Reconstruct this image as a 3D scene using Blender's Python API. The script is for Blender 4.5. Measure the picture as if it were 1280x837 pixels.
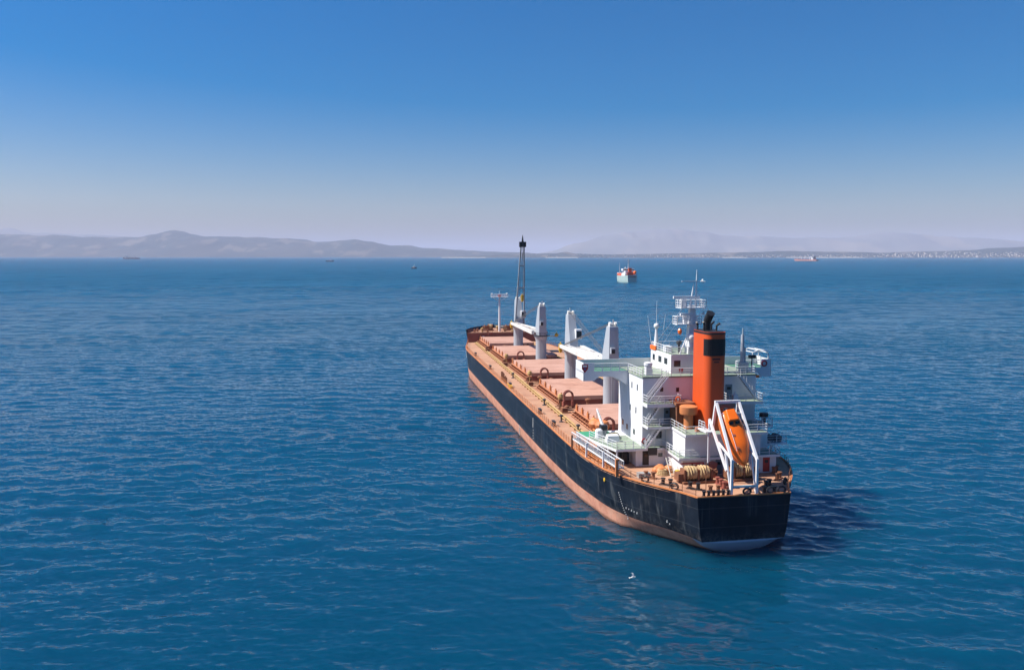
import bpy, bmesh, math, random
import numpy as np
from mathutils import Vector, Matrix, noise as mnoise
for o in list(bpy.data.objects): bpy.data.objects.remove(o)
R = math.radians
SC = bpy.context.scene
COL = SC.collection
rnd = random.Random(7)

# ---------------------------------------------------------------- camera
cam = bpy.data.cameras.new('camera'); camo = bpy.data.objects.new('camera', cam); COL.objects.link(camo)
cam.sensor_width = 36.0; cam.lens = 1057.56/1280*36.0
cam.clip_start = 0.5; cam.clip_end = 300000
camo.location = (0, 0, 36.0)
camo.rotation_euler = (R(90-5.365), 0, 0)
SC.camera = camo

# ---------------------------------------------------------------- sky, sun, exposure
HEAD = R(100.148)                       # direction of the ship's bow, from +X
SUN_EL = R(50)
SUN_AZ = HEAD + R(90-11)                # towards the sun: port side, a little ahead of the beam
W = bpy.data.worlds.new('World'); SC.world = W; W.use_nodes = True
nt = W.node_tree; nt.nodes.clear()
sky = nt.nodes.new('ShaderNodeTexSky'); sky.sky_type = 'NISHITA'; sky.sun_disc = False
sky.sun_elevation = SUN_EL; sky.sun_rotation = math.pi/2 - SUN_AZ
sky.altitude = 0; sky.air_density = 1.0; sky.dust_density = 1.4; sky.ozone_density = 4.0
hs = nt.nodes.new('ShaderNodeHueSaturation'); hs.inputs['Saturation'].default_value = 1.80
bg = nt.nodes.new('ShaderNodeBackground'); bg.inputs['Strength'].default_value = 0.062
wo = nt.nodes.new('ShaderNodeOutputWorld')
nt.links.new(sky.outputs[0], hs.inputs['Color']); tint = nt.nodes.new('ShaderNodeMix'); tint.data_type = 'RGBA'; tint.blend_type = 'MULTIPLY'; tint.inputs[0].default_value = 1.0; tint.inputs[7].default_value = (1.05, 0.94, 1.03, 1)
nt.links.new(hs.outputs[0], tint.inputs[6]); nt.links.new(tint.outputs[2], bg.inputs['Color']); nt.links.new(bg.outputs[0], wo.inputs['Surface'])
sl = bpy.data.lights.new('sun', 'SUN'); sl.energy = 5.0; sl.angle = R(0.53); sl.color = (1.0, 0.95, 0.87)
so = bpy.data.objects.new('sun', sl); COL.objects.link(so)
sd = Vector((math.cos(SUN_EL)*math.cos(SUN_AZ), math.cos(SUN_EL)*math.sin(SUN_AZ), math.sin(SUN_EL)))
so.rotation_euler = sd.to_track_quat('Z', 'Y').to_euler(); so.location = (-200, 100, 300)
vs = SC.view_settings; vs.view_transform = 'Standard'; vs.look = 'None'; vs.gamma = 1; vs.exposure = 0.8; vs.use_curve_mapping = False
SC.cycles.volume_bounces = 1; SC.cycles.max_bounces = 8
SC.cycles.use_denoising = True
SC.cycles.sample_clamp_direct = 8.0; SC.cycles.sample_clamp_indirect = 1.2

# ---------------------------------------------------------------- material helpers
def newmat(name):
    m = bpy.data.materials.new(name); m.use_nodes = True
    t = m.node_tree; b = t.nodes['Principled BSDF']
    return m, t, b
class NT:
    """small node builder"""
    def __init__(s, t): s.t = t
    def n(s, typ, **kw):
        nd = s.t.nodes.new(typ)
        for k, v in kw.items(): setattr(nd, k, v)
        return nd
    def inp(s, sock, v):
        if hasattr(v, 'is_linked') or isinstance(v, bpy.types.NodeSocket): s.t.links.new(v, sock)
        else: sock.default_value = v
    def math(s, op, a, b=0.0, c=None, clamp=False):
        nd = s.n('ShaderNodeMath', operation=op, use_clamp=clamp)
        s.inp(nd.inputs[0], a); s.inp(nd.inputs[1], b)
        if c is not None: s.inp(nd.inputs[2], c)
        return nd.outputs[0]
    def mapping(s, vec, scale=(1,1,1), rot=(0,0,0), loc=(0,0,0)):
        nd = s.n('ShaderNodeMapping'); s.inp(nd.inputs['Vector'], vec)
        nd.inputs['Scale'].default_value = scale; nd.inputs['Rotation'].default_value = rot; nd.inputs['Location'].default_value = loc
        return nd.outputs[0]
    def noise(s, vec, scale=1.0, detail=2.0, rough=0.5, dist=0.0):
        nd = s.n('ShaderNodeTexNoise'); s.inp(nd.inputs['Vector'], vec)
        nd.inputs['Scale'].default_value = scale; nd.inputs['Detail'].default_value = detail
        nd.inputs['Roughness'].default_value = rough; nd.inputs['Distortion'].default_value = dist
        return nd
    def ramp(s, fac, lo, hi, a=0.0, b=1.0):
        nd = s.n('ShaderNodeMapRange'); nd.interpolation_type = 'SMOOTHSTEP'
        s.inp(nd.inputs['Value'], fac); nd.inputs['From Min'].default_value = lo; nd.inputs['From Max'].default_value = hi
        nd.inputs['To Min'].default_value = a; nd.inputs['To Max'].default_value = b
        return nd.outputs[0]
    def mix(s, fac, a, b):
        nd = s.n('ShaderNodeMix', data_type='RGBA')
        s.inp(nd.inputs[0], fac)
        for sock, v in ((nd.inputs[6], a), (nd.inputs[7], b)):
            if isinstance(v, tuple): sock.default_value = (*v[:3], 1)
            else: s.t.links.new(v, sock)
        return nd.outputs[2]
MATS = {}
def paint(name, base, worn=None, rough=0.45, metal=0.0, scale=0.8, amount=0.5, streak=False, grime=0.0):
    """painted, weathered steel: base colour with patches (or downward streaks) of a worn colour"""
    if name in MATS: return MATS[name]
    base = tuple(c*0.84 for c in base); worn = tuple(c*0.84 for c in worn) if worn else None
    m, t, b = newmat(name); k = NT(t)
    tc = k.n('ShaderNodeTexCoord'); v = tc.outputs['Object']
    worn = worn or tuple(c*0.72 for c in base)
    big = k.noise(v, scale, 4.0, 0.6).outputs['Fac']
    if streak:
        st = k.noise(k.mapping(v, (1.6, 1.6, 0.12)), 1.0, 4.0, 0.6).outputs['Fac']
        fac = k.ramp(k.math('ADD', k.math('MULTIPLY', st, 0.6), k.math('MULTIPLY', big, 0.4)), 0.5, 0.72, 0.0, amount)
    else:
        fac = k.ramp(big, 0.42, 0.72, 0.0, amount)
    fine = k.noise(v, 5.0, 3.0, 0.6).outputs['Fac']
    c = k.mix(fac, base, worn)
    c2 = k.mix(k.ramp(fine, 0.35, 0.75, 0.0, 0.25), c, tuple(x*0.8 for x in base))
    if grime:
        g1 = k.noise(k.mapping(v, (0.55,0.55,0.55), (0,0,0), (7,3,1)), 1.0, 6.0, 0.7).outputs['Fac']
        c2 = k.mix(k.ramp(g1, 0.54, 0.68, 0.0, grime), c2, tuple(x*0.45 for x in worn))
        g2 = k.noise(k.mapping(v, (0.12,1.1,1.1), (0,0,0), (2,9,4)), 1.0, 4.0, 0.65).outputs['Fac']
        c2 = k.mix(k.ramp(g2, 0.55, 0.75, 0.0, grime*0.8), c2, tuple(min(1,x*1.25) for x in base))
    t.links.new(c2, b.inputs['Base Color']); b.inputs['Roughness'].default_value = rough; b.inputs['Metallic'].default_value = metal
    MATS[name] = m; return m
def plain(name, base, rough=0.5, metal=0.0): return paint(name, base, None, rough, metal, 1.5, 0.35)

# ---------------------------------------------------------------- mesh helpers
class MB:
    def __init__(s): s.v = []; s.f = []; s.mi = []; s.m = 0
    def add(s, vs, fs):
        o = len(s.v); s.v += [tuple(p) for p in vs]
        for q in fs: s.f.append([i+o for i in q]); s.mi.append(s.m)
    def box(s, x0, x1, y0, y1, z0, z1):
        s.add([(x0,y0,z0),(x1,y0,z0),(x1,y1,z0),(x0,y1,z0),(x0,y0,z1),(x1,y0,z1),(x1,y1,z1),(x0,y1,z1)],
              [(0,3,2,1),(4,5,6,7),(0,1,5,4),(1,2,6,5),(2,3,7,6),(3,0,4,7)])
    def hexa(s, bot, top):
        s.add(list(bot)+list(top), [(0,3,2,1),(4,5,6,7),(0,1,5,4),(1,2,6,5),(2,3,7,6),(3,0,4,7)])
    def beam(s, p, q, w, h=None, w2=None, h2=None, up=(0,0,1)):
        """rectangular bar from p to q: w across, h along up; may taper"""
        h = w if h is None else h; w2 = w if w2 is None else w2; h2 = h if h2 is None else h2
        p = Vector(p); q = Vector(q); d = (q-p)
        if d.length < 1e-6: return
        d.normalize(); u = Vector(up)
        if abs(d.dot(u)) > 0.98: u = Vector((1,0,0))
        a = d.cross(u).normalized(); u = a.cross(d).normalized()
        def ring(c, w, h): return [c-a*w/2-u*h/2, c+a*w/2-u*h/2, c+a*w/2+u*h/2, c-a*w/2+u*h/2]
        s.add(ring(p,w,h)+ring(q,w2,h2), [(0,3,2,1),(4,5,6,7),(0,1,5,4),(1,2,6,5),(2,3,7,6),(3,0,4,7)])
    def tube(s, p, q, r, r2=None, n=8, cap=True):
        r2 = r if r2 is None else r2
        p = Vector(p); q = Vector(q); d = (q-p)
        if d.length < 1e-6: return
        d.normalize(); u = Vector((0,0,1)) if abs(d.z) < 0.95 else Vector((1,0,0))
        a = d.cross(u).normalized(); b = a.cross(d).normalized()
        vs = []
        for c, rr in ((p,r),(q,r2)):
            for i in range(n):
                t = 2*math.pi*i/n; vs.append(c+a*math.cos(t)*rr+b*math.sin(t)*rr)
        fs = [(i,(i+1)%n,n+(i+1)%n,n+i) for i in range(n)]
        if cap: fs += [tuple(range(n-1,-1,-1)), tuple(range(n,2*n))]
        s.add(vs, fs)
    def path(s, pts, r, n=6):
        for a, b in zip(pts, pts[1:]): s.tube(a, b, r, n=n)
    def lathe(s, c, prof, n=16, axis='z'):
        """prof: list of (radius, height) about c"""
        vs = []
        for r, h in prof:
            for i in range(n):
                t = 2*math.pi*i/n; x, y = r*math.cos(t), r*math.sin(t)
                if axis == 'z': vs.append((c[0]+x, c[1]+y, c[2]+h))
                elif axis == 'y': vs.append((c[0]+x, c[1]+h, c[2]+y))
                else: vs.append((c[0]+h, c[1]+x, c[2]+y))
        fs = []
        for j in range(len(prof)-1):
            for i in range(n):
                fs.append((j*n+i, j*n+(i+1)%n, (j+1)*n+(i+1)%n, (j+1)*n+i))
        fs += [tuple(range(n-1,-1,-1)), tuple(range((len(prof)-1)*n, len(prof)*n))]
        s.add(vs, fs)
    def ball(s, c, r, n=12, m=8, sz=1.0):
        s.lathe(c, [(max(r*math.sin(math.pi*j/m),1e-3), -r*sz*math.cos(math.pi*j/m)) for j in range(m+1)], n)
    def prism(s, pts, z0, z1):
        n = len(pts); z0f = z0 if callable(z0) else (lambda x: z0); z1f = z1 if callable(z1) else (lambda x: z1)
        s.add([(x,y,z0f(x)) for x,y in pts]+[(x,y,z1f(x)) for x,y in pts],
              [tuple(range(n-1,-1,-1)), tuple(range(n,2*n))]+[(i,(i+1)%n,n+(i+1)%n,n+i) for i in range(n)])
    def plate(s, pts, th):
        """planar polygon in space given thickness th along its normal"""
        P = [Vector(p) for p in pts]; nrm = (P[1]-P[0]).cross(P[2]-P[0]).normalized()*th
        n = len(P)
        s.add([p for p in P]+[p+nrm for p in P], [tuple(range(n-1,-1,-1)), tuple(range(n,2*n))]+[(i,(i+1)%n,n+(i+1)%n,n+i) for i in range(n)])
    def rail(s, pts, h=1.1, sp=1.5, r=0.032, bars=3, post=0.045):
        """stanchions and bars along a 3-D path"""
        for a, b in zip(pts, pts[1:]):
            a = Vector(a); b = Vector(b); L = (b-a).length; n = max(1, round(L/sp))
            for i in range(n+1):
                p = a.lerp(b, i/n); s.tube(p, p+Vector((0,0,h)), post, n=5, cap=False)
            for k in range(bars):
                z = h*(k+1)/bars; s.tube(a+Vector((0,0,z)), b+Vector((0,0,z)), r if k < bars-1 else r*1.3, n=5, cap=False)
    def build(s, name, mat, parent=None, smooth=False, loc=None, bevel=0.0, recalc=True):
        me = bpy.data.meshes.new(name); me.from_pydata([tuple(p) for p in s.v], [], s.f)
        mats = mat if isinstance(mat, (list, tuple)) else [mat]
        for m in mats: me.materials.append(m)
        if len(mats) > 1: me.polygons.foreach_set('material_index', s.mi)
        if recalc:
            bm = bmesh.new(); bm.from_mesh(me); bmesh.ops.recalc_face_normals(bm, faces=bm.faces); bm.to_mesh(me); bm.free()
        if smooth:
            me.polygons.foreach_set('use_smooth', [True]*len(me.polygons))
            me.set_sharp_from_angle(angle=R(38))
        me.update()
        o = bpy.data.objects.new(name, me); COL.objects.link(o)
        if parent: o.parent = parent
        if loc: o.location = loc
        if bevel:
            md = o.modifiers.new('bevel', 'BEVEL'); md.width = bevel; md.segments = 2; md.limit_method = 'ANGLE'
        return o
def tag(o, label=None, cat=None, group=None, kind=None):
    if label: o['label'] = label
    if cat: o['category'] = cat
    if group: o['group'] = group
    if kind: o['kind'] = kind
    return o
def empty(name, loc=(0,0,0), rz=0.0, label=None, cat=None, group=None):
    o = bpy.data.objects.new(name, None); COL.objects.link(o); o.location = loc; o.rotation_euler = (0,0,rz)
    return tag(o, label, cat, group)

# ---------------------------------------------------------------- sea
def sea_material():
    m, t, b = newmat('sea water'); k = NT(t)
    geo = k.n('ShaderNodeNewGeometry'); pos = geo.outputs['Position']
    base = k.n('ShaderNodeVectorMath', operation='MULTIPLY'); k.inp(base.inputs[0], pos); base.inputs[1].default_value = (1,1,0)
    P = base.outputs[0]
    ln = k.n('ShaderNodeVectorMath', operation='LENGTH'); k.inp(ln.inputs[0], P); dist_ = ln.outputs['Value']
    # the slope of the surface: sums of noises stretched along the wave crests
    def layer(cross, along, rot, amp, detail, seed, dist=0.0):
        v = k.mapping(P, (1/along, 1/cross, 1), (0,0,R(rot)), (seed*13.7, seed*7.3, 0))
        nz = k.noise(v, 1.0, detail, 0.55, dist)
        return k.math('MULTIPLY', k.math('SUBTRACT', nz.outputs['Fac'], 0.5), amp), rot
    LAYERS = [(0.5, 1.1, -14, 0.55, 2.0, 1, 0.2), (0.8, 2.0, 24, 0.32, 2.0, 2, 0.2), (0.35, 0.6, -50, 0.25, 1.0, 3, 0.0), (4.0, 30.0, -9, 0.16, 2.0, 4, 0.4), (14.0, 110.0, -6, 0.12, 3.0, 5, 0.4)]
    gust = k.noise(k.mapping(P, (1/260, 1/90, 1), (0,0,R(-10)), (5,9,0)), 1.0, 3.0, 0.55).outputs['Fac']
    gust2 = k.ramp(gust, 0.3, 0.7, 0.72, 1.25)
    sx = None; sy = None
    for L in LAYERS:
        v, rot = layer(*L)
        c, s_ = math.sin(R(rot)), math.cos(R(rot))
        ax = k.math('MULTIPLY', v, c); ay = k.math('MULTIPLY', v, s_)
        sx = ax if sx is None else k.math('ADD', sx, ax); sy = ay if sy is None else k.math('ADD', sy, ay)
    dv_ = k.n('ShaderNodeVectorMath', operation='DISTANCE'); k.inp(dv_.inputs[0], k.mapping(P, (1/24, 1/15, 1), (0,0,0), (-0.5,-5.73,0))); dv_.inputs[1].default_value = (0,0,0)
    gust2 = k.math('MULTIPLY', gust2, k.ramp(dv_.outputs['Value'], 0.3, 1.5, 0.45, 1.0))
    sx = k.math('MULTIPLY', sx, gust2); sy = k.math('MULTIPLY', sy, gust2)
    cmb = k.n('ShaderNodeCombineXYZ'); k.inp(cmb.inputs[0], sx); k.inp(cmb.inputs[1], sy); cmb.inputs[2].default_value = 1.0
    far = k.ramp(dist_, 150.0, 1600.0)
    cmb.inputs[2].default_value = 0.0
    gn = k.n('ShaderNodeVectorMath', operation='ADD'); k.inp(gn.inputs[0], cmb.outputs[0]); k.inp(gn.inputs[1], geo.outputs['Normal'])
    nrm = k.n('ShaderNodeVectorMath', operation='NORMALIZE'); k.inp(nrm.inputs[0], gn.outputs[0])
    t.links.new(nrm.outputs[0], b.inputs['Normal'])
    tone = k.noise(k.mapping(P, (1/500, 1/160, 1)), 1.0, 3.0, 0.5).outputs['Fac']
    t.links.new(k.mix(k.ramp(tone, 0.3, 0.7), SEA_A, SEA_B), b.inputs['Base Color'])
    k.inp(b.inputs['Roughness'], k.math('ADD', 0.11, k.math('MULTIPLY', far, 0.26))); b.inputs['IOR'].default_value = 1.33; k.inp(b.inputs['Specular IOR Level'], k.ramp(dist_, 80.0, 420.0, 0.46, 0.045))
    b.inputs['Subsurface Weight'].default_value = 1.0; b.inputs['Subsurface Radius'].default_value = (0.5, 0.8, 1.0); b.inputs['Subsurface Scale'].default_value = 60.0
    return m
SEA_A = (0.0008, 0.036, 0.077); SEA_B = (0.0012, 0.046, 0.095)
def sea_mesh():
    """one sheet from below the camera to the horizon: waves modelled out to about 900 m, flat beyond (lattice of rings round the origin)"""
    rs = [0.0, 15.0, 28.0, 36.0]; r = 40.0
    while r < 6000: rs.append(r); r += max(0.2, 0.2*(r/75.0)**1.16)
    while r < 95000: rs.append(r); r *= 1.22
    fine = np.arange(-40.0, 40.0001, 0.14); th = np.radians(np.concatenate([fine, np.arange(44.0, 317.0, 4.0)]))
    rs = np.array(rs[1:]); nr, nc = len(rs), len(th)
    RR = np.repeat(rs[:,None], nc, 1); TT = np.repeat(th[None,:], nr, 0)
    X = RR*np.sin(TT); Y = RR*np.cos(TT); Z = np.zeros_like(X); DX = np.zeros_like(X); DY = np.zeros_like(X)
    dr = np.gradient(rs)[:,None]; fade = np.clip((2300-RR)/1600, 0, 1)
    outside = np.abs(((TT+np.pi) % (2*np.pi))-np.pi) > np.radians(40.5)
    g = np.random.default_rng(11)
    N = 220; M = 60
    lam = np.concatenate([np.exp(g.uniform(np.log(0.8), np.log(10.0), N)), np.exp(g.uniform(np.log(6.0), np.log(50.0), M))]); k = 2*np.pi/lam
    ang = np.radians(-101+g.normal(0, 31, N+M)+np.where(lam < 2.2, g.normal(0, 22, N+M), 0)); ph = g.uniform(0, 2*np.pi, N+M)
    slope = 0.0112*np.where(lam > 4.5, 0.95, 1.0)*np.where((lam > 1.2) & (lam < 3.4), 1.3, 1.0)
    slope[N:] = np.where(lam[N:] > 20, 0.012, 0.024)
    farw = np.clip((RR-260)/900, 0, 1)*np.clip((5800-RR)/2500, 0, 1)
    # gusts: stretches of rougher and calmer water
    gust = 1.0+0.20*np.sin(X*0.021+Y*0.047+1.0)*np.sin(Y*0.083-X*0.012)+0.18*np.sin(X*0.051-Y*0.031+2.0)
    # the lee of the anchored ship lies calmer
    lx, ly = X-18.0, Y-86.0; lee = 1-0.5*np.exp(-((lx+6)/24.0)**2-((ly)/15.0)**2)
    for i in range(N+M):
        w = np.clip((lam[i]/dr-2.0)/2.0, 0, 1)*(fade*lee if i < N else farw)*gust
        a = slope[i]/k[i]; dx, dy = np.cos(ang[i]), np.sin(ang[i])
        p = k[i]*(dx*X+dy*Y)+ph[i]; sn, cs = np.sin(p), np.cos(p)
        Z += w*a*sn; DX += w*a*0.7*dx*cs; DY += w*a*0.7*dy*cs
    for A in (Z, DX, DY): A[outside] = 0
    V = np.stack([X+DX, Y+DY, Z], -1).reshape(-1, 3)
    V = np.concatenate([V, [[0,0,0]]]); c0 = nr*nc
    ii, jj = np.meshgrid(np.arange(nr-1), np.arange(nc), indexing='ij'); j2 = (jj+1) % nc
    Q = np.stack([ii*nc+jj, ii*nc+j2, (ii+1)*nc+j2, (ii+1)*nc+jj], -1).reshape(-1, 4)[:, ::-1]
    T = np.stack([np.full(nc, c0), (np.arange(nc)+1) % nc, np.arange(nc)], -1)
    me = bpy.data.meshes.new('sea'); me.vertices.add(len(V)); me.vertices.foreach_set('co', V.astype(np.float32).ravel())
    nl = Q.size+T.size; me.loops.add(nl); me.loops.foreach_set('vertex_index', np.concatenate([Q.ravel(), T.ravel()]).astype(np.int32))
    me.polygons.add(len(Q)+len(T))
    me.polygons.foreach_set('loop_start', np.concatenate([np.arange(len(Q))*4, Q.size+np.arange(len(T))*3]).astype(np.int32))
    me.polygons.foreach_set('loop_total', np.concatenate([np.full(len(Q),4), np.full(len(T),3)]).astype(np.int32))
    me.polygons.foreach_set('use_smooth', np.ones(len(Q)+len(T), bool)); me.update(calc_edges=True); me.validate()
    o = bpy.data.objects.new('sea', me); COL.objects.link(o); me.materials.append(sea_material()); return o
sea = sea_mesh(); tag(sea, kind='structure')

# ---------------------------------------------------------------- far hills and coast
def PX(px, d):                      # a bearing measured on the photo, at its real distance
    return (px-640)/1057.56*d
def land_material(name, green, bare, pale, sc):
    m, t, b = newmat(name); k = NT(t)
    pos = k.n('ShaderNodeNewGeometry').outputs['Position']
    n1 = k.noise(k.mapping(pos, (1/sc, 1/(sc*2.2), 1/sc*3)), 1.0, 5.0, 0.6).outputs['Fac']
    n2 = k.noise(k.mapping(pos, (1/sc*2.7, 1/sc*1.2, 1/sc*5), (0,0,0.4), (3,8,1)), 1.0, 3.0, 0.5).outputs['Fac']
    c = k.mix(k.ramp(n1, 0.42, 0.58), green, bare)
    c = k.mix(k.ramp(n2, 0.56, 0.64), c, pale)
    t.links.new(c, b.inputs['Base Color']); b.inputs['Roughness'].default_value = 0.95; b.inputs['Specular IOR Level'].default_value = 0.1
    return m
def hills(name, prof, d0, depth, mat, rough, seed, crest=0.5, base_h=4.0, cols=260, rows=26, power=2.3):
    """terrain from d0 to d0+depth whose skyline stands as high as the real one"""
    mb = MB(); x0, x1 = prof[0][0], prof[-1][0]
    def top(px):
        for (a, ya), (b_, yb) in zip(prof, prof[1:]):
            if a <= px <= b_:
                u = (px-a)/(b_-a); u = u*u*(3-2*u)*0.6+u*0.4
                return ya+(yb-ya)*u
        return 319.2
    for j in range(rows+1):
        v = j/rows; d = d0+depth*v
        for i in range(cols+1):
            px = x0+(x1-x0)*i/cols
            hc = 36+(319.2-top(px))/1057.56*(d0+depth*crest)
            e = (math.sin(min(v/crest, 1)*math.pi/2)**power) if v < crest else math.cos(min((v-crest)/(1-crest), 1)*math.pi/2*0.9)
            X = PX(px, d0+depth*crest)*(0.25+0.75*d/(d0+depth*crest))
            nz = mnoise.fractal(Vector((X/900, d/1400, seed)), 1.0, 2.0, 5)
            near = max(0.0, 1-abs(v-crest)/0.2)
            h = hc*e*(1+rough*nz*(1-0.9*near)) if v > 0 else -3.0
            ed = min(1.0, (px-x0)/(x1-x0)*14, (x1-px)/(x1-x0)*14)
            sh = 260*mnoise.noise(Vector((X/1500, seed, 0)))*(1-v)
            mb.v.append((X, d+sh, max(h*(0.15+0.85*ed), -3.0 if v == 0 else base_h*v)))
    for j in range(rows):
        for i in range(cols):
            a = j*(cols+1)+i; mb.f.append([a, a+1, a+cols+2, a+cols+1]); mb.mi.append(0)
    o = mb.build(name, mat, recalc=False, smooth=False); o.data.polygons.foreach_set('use_smooth', [True]*len(o.data.polygons))
    return tag(o, kind='structure')
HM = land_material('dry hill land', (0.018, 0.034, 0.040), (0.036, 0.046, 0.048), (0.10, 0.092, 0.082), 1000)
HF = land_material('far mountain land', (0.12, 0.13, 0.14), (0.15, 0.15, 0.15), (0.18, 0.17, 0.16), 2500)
hills('hills', [(-260,299),(-120,296),(-40,293),(0,292.5),(30,294.5),(60,296),(100,296.3),(140,297),(175,296.3),(198,293.2),(211,288.6),(221,286.6),(231,288.3),(243,292.2),(262,295.8),(300,297.3),(320,296.6),(345,298),(400,302.3),(430,300.8),(447,299.8),(465,303),(490,307),(510,306.6),(530,310),(580,312.8),(620,314.8),(650,315.3),(690,317),(730,318.6)],
      16500, 5200, HM, 0.42, 3.1, cols=420, rows=40)
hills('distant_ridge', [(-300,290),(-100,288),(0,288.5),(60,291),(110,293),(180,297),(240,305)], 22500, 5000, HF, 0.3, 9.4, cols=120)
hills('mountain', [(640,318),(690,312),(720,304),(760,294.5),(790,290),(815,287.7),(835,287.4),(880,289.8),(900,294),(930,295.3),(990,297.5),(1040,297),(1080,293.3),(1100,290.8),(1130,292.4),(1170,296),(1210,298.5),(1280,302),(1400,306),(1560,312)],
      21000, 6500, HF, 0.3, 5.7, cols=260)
hills('coast', [(560,319.0),(640,317.4),(695,316.6),(707,315),(718,317),(760,318),(860,316.6),(960,314.8),(1040,314.6),(1100,316),(1150,314.2),(1200,313),(1240,311),(1280,308.5),(1400,305),(1560,310)],
      13200, 2600, HM, 0.5, 1.9, cols=300, rows=24)
# the far-off town along the coast: too many small blocks to count
tm = MB(); rt = random.Random(12)
for i in range(640):
    px = 850+470*rt.random()**0.62 if rt.random() < 0.8 else 660+400*rt.random()
    v = rt.random()**1.6*0.42; d = 13350+2600*v*0.9
    hc = 36+(319.2-(316.6-max(0,px-1050)*0.03))/1057.56*14500
    gz = max(0.0, hc*math.sin(v/0.5*math.pi/2)*0.75)
    x = PX(px, d); w = rt.uniform(12, 40); h = rt.uniform(6, 18)
    tm.box(x-w/2, x+w/2, d, d+rt.uniform(12,30), max(-4.0, gz-22), gz+h)
town = tm.build('town', paint('whitewashed walls', (0.62,0.58,0.53), (0.40,0.33,0.27), 0.8, 0, 0.01, 0.9)); tag(town, kind='stuff')
bmk = MB()
for a, b_ in ((552, 607), (682, 722), (905, 935), (985,1080)):
    for q in range(8):
        p0 = a+(b_-a)*q/8; p1 = a+(b_-a)*(q+1)/8; d = 13150+60*math.sin(q*1.3)
        bmk.hexa([(PX(p0,d),d,-1),(PX(p1,d),d,-1),(PX(p1,d),d+160,-1),(PX(p0,d),d+160,-1)], [(PX(p0,d),d+5,1.5),(PX(p1,d),d+5,1.5),(PX(p1,d),d+160,7),(PX(p0,d),d+160,7)])
tag(bmk.build('beach', paint('pale sand', (0.55,0.48,0.38), None, 0.9, 0, 0.01)), kind='structure')

# ---------------------------------------------------------------- haze
hm = bpy.data.materials.new('sea haze'); hm.use_nodes = True; ht = hm.node_tree; ht.nodes.clear()
hv = ht.nodes.new('ShaderNodeVolumePrincipled'); ho = ht.nodes.new('ShaderNodeOutputMaterial'); ht.links.new(hv.outputs[0], ho.inputs['Volume'])
HAZE = 4.2e-5
hv.inputs['Color'].default_value = (0.63, 0.66, 0.83, 1); hv.inputs['Density'].default_value = HAZE; hv.inputs['Anisotropy'].default_value = 0.0
mb = MB(); mb.box(-75000, 75000, -12000, 75000, -6, 835)
tag(mb.build('haze', hm), kind='stuff')
# ================================================================ THE BULK CARRIER
ship = empty('cargo_ship', (27.988, 99.549, 0), HEAD, 'large black and red bulk carrier with orange funnel, anchored in the foreground', 'cargo ship')
def lerp_tab(tab, x):
    if x <= tab[0][0]: return tab[0][1]
    for (a, ya), (b, yb) in zip(tab, tab[1:]):
        if x <= b: return ya+(yb-ya)*(x-a)/(b-a)
    return tab[-1][1]
def smooth_tab(tab, x):
    """Catmull-Rom through the table"""
    n = len(tab)
    if x <= tab[0][0]: return tab[0][1]
    if x >= tab[-1][0]: return tab[-1][1]
    for i in range(n-1):
        if x <= tab[i+1][0]: break
    def sl(i):
        if i <= 0: return (tab[1][1]-tab[0][1])/(tab[1][0]-tab[0][0])
        if i >= n-1: return (tab[-1][1]-tab[-2][1])/(tab[-1][0]-tab[-2][0])
        return (tab[i+1][1]-tab[i-1][1])/(tab[i+1][0]-tab[i-1][0])
    x0, y0 = tab[i]; x1, y1 = tab[i+1]; h = x1-x0; t = (x-x0)/h
    return (2*t**3-3*t*t+1)*y0+(t**3-2*t*t+t)*h*sl(i)+(-2*t**3+3*t*t)*y1+(t**3-t*t)*h*sl(i+1)
DECK_W = [(0,6.0),(2.6,7.2),(6.2,9.5),(9.7,11.4),(14.6,13.2),(20,13.95),(25,14.25),(34,14.4),(45,14.4),(100,14.4),(150,14.4),(160,14.0),(168,12.9),(177,11.2),(184,8.2),(189.5,4.6),(193,1.4),(194,0.05)]
BOOT_W = [(0,5.3),(2.3,6.1),(5.3,7.6),(9,9.9),(12.1,11.3),(16,12.4),(22,13.2),(28,13.8),(40,14.2),(50,14.4),(100,14.4),(150,14.3),(158,13.7),(165,12.7),(172,10.6),(180,6.8),(187,2.6),(190.5,0.05)]
FC_W = [(177,11.9),(183,9.6),(188,6.6),(192,3.2),(194.6,0.9),(195.3,0.05)]
KEEL = [(0,1.55),(1.2,0.0),(3.5,-0.9),(8,-2.8),(14,-6.5),(20,-7),(190,-7),(192,-7),(200,-7)]
zd = lambda x: 7.236+0.0047*x
zb = lambda x: 1.8+0.008*x
hullw = lambda x: smooth_tab(DECK_W, x)
bowx = lambda z: 190.5+max(0, z)/8.0*3.5

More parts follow.
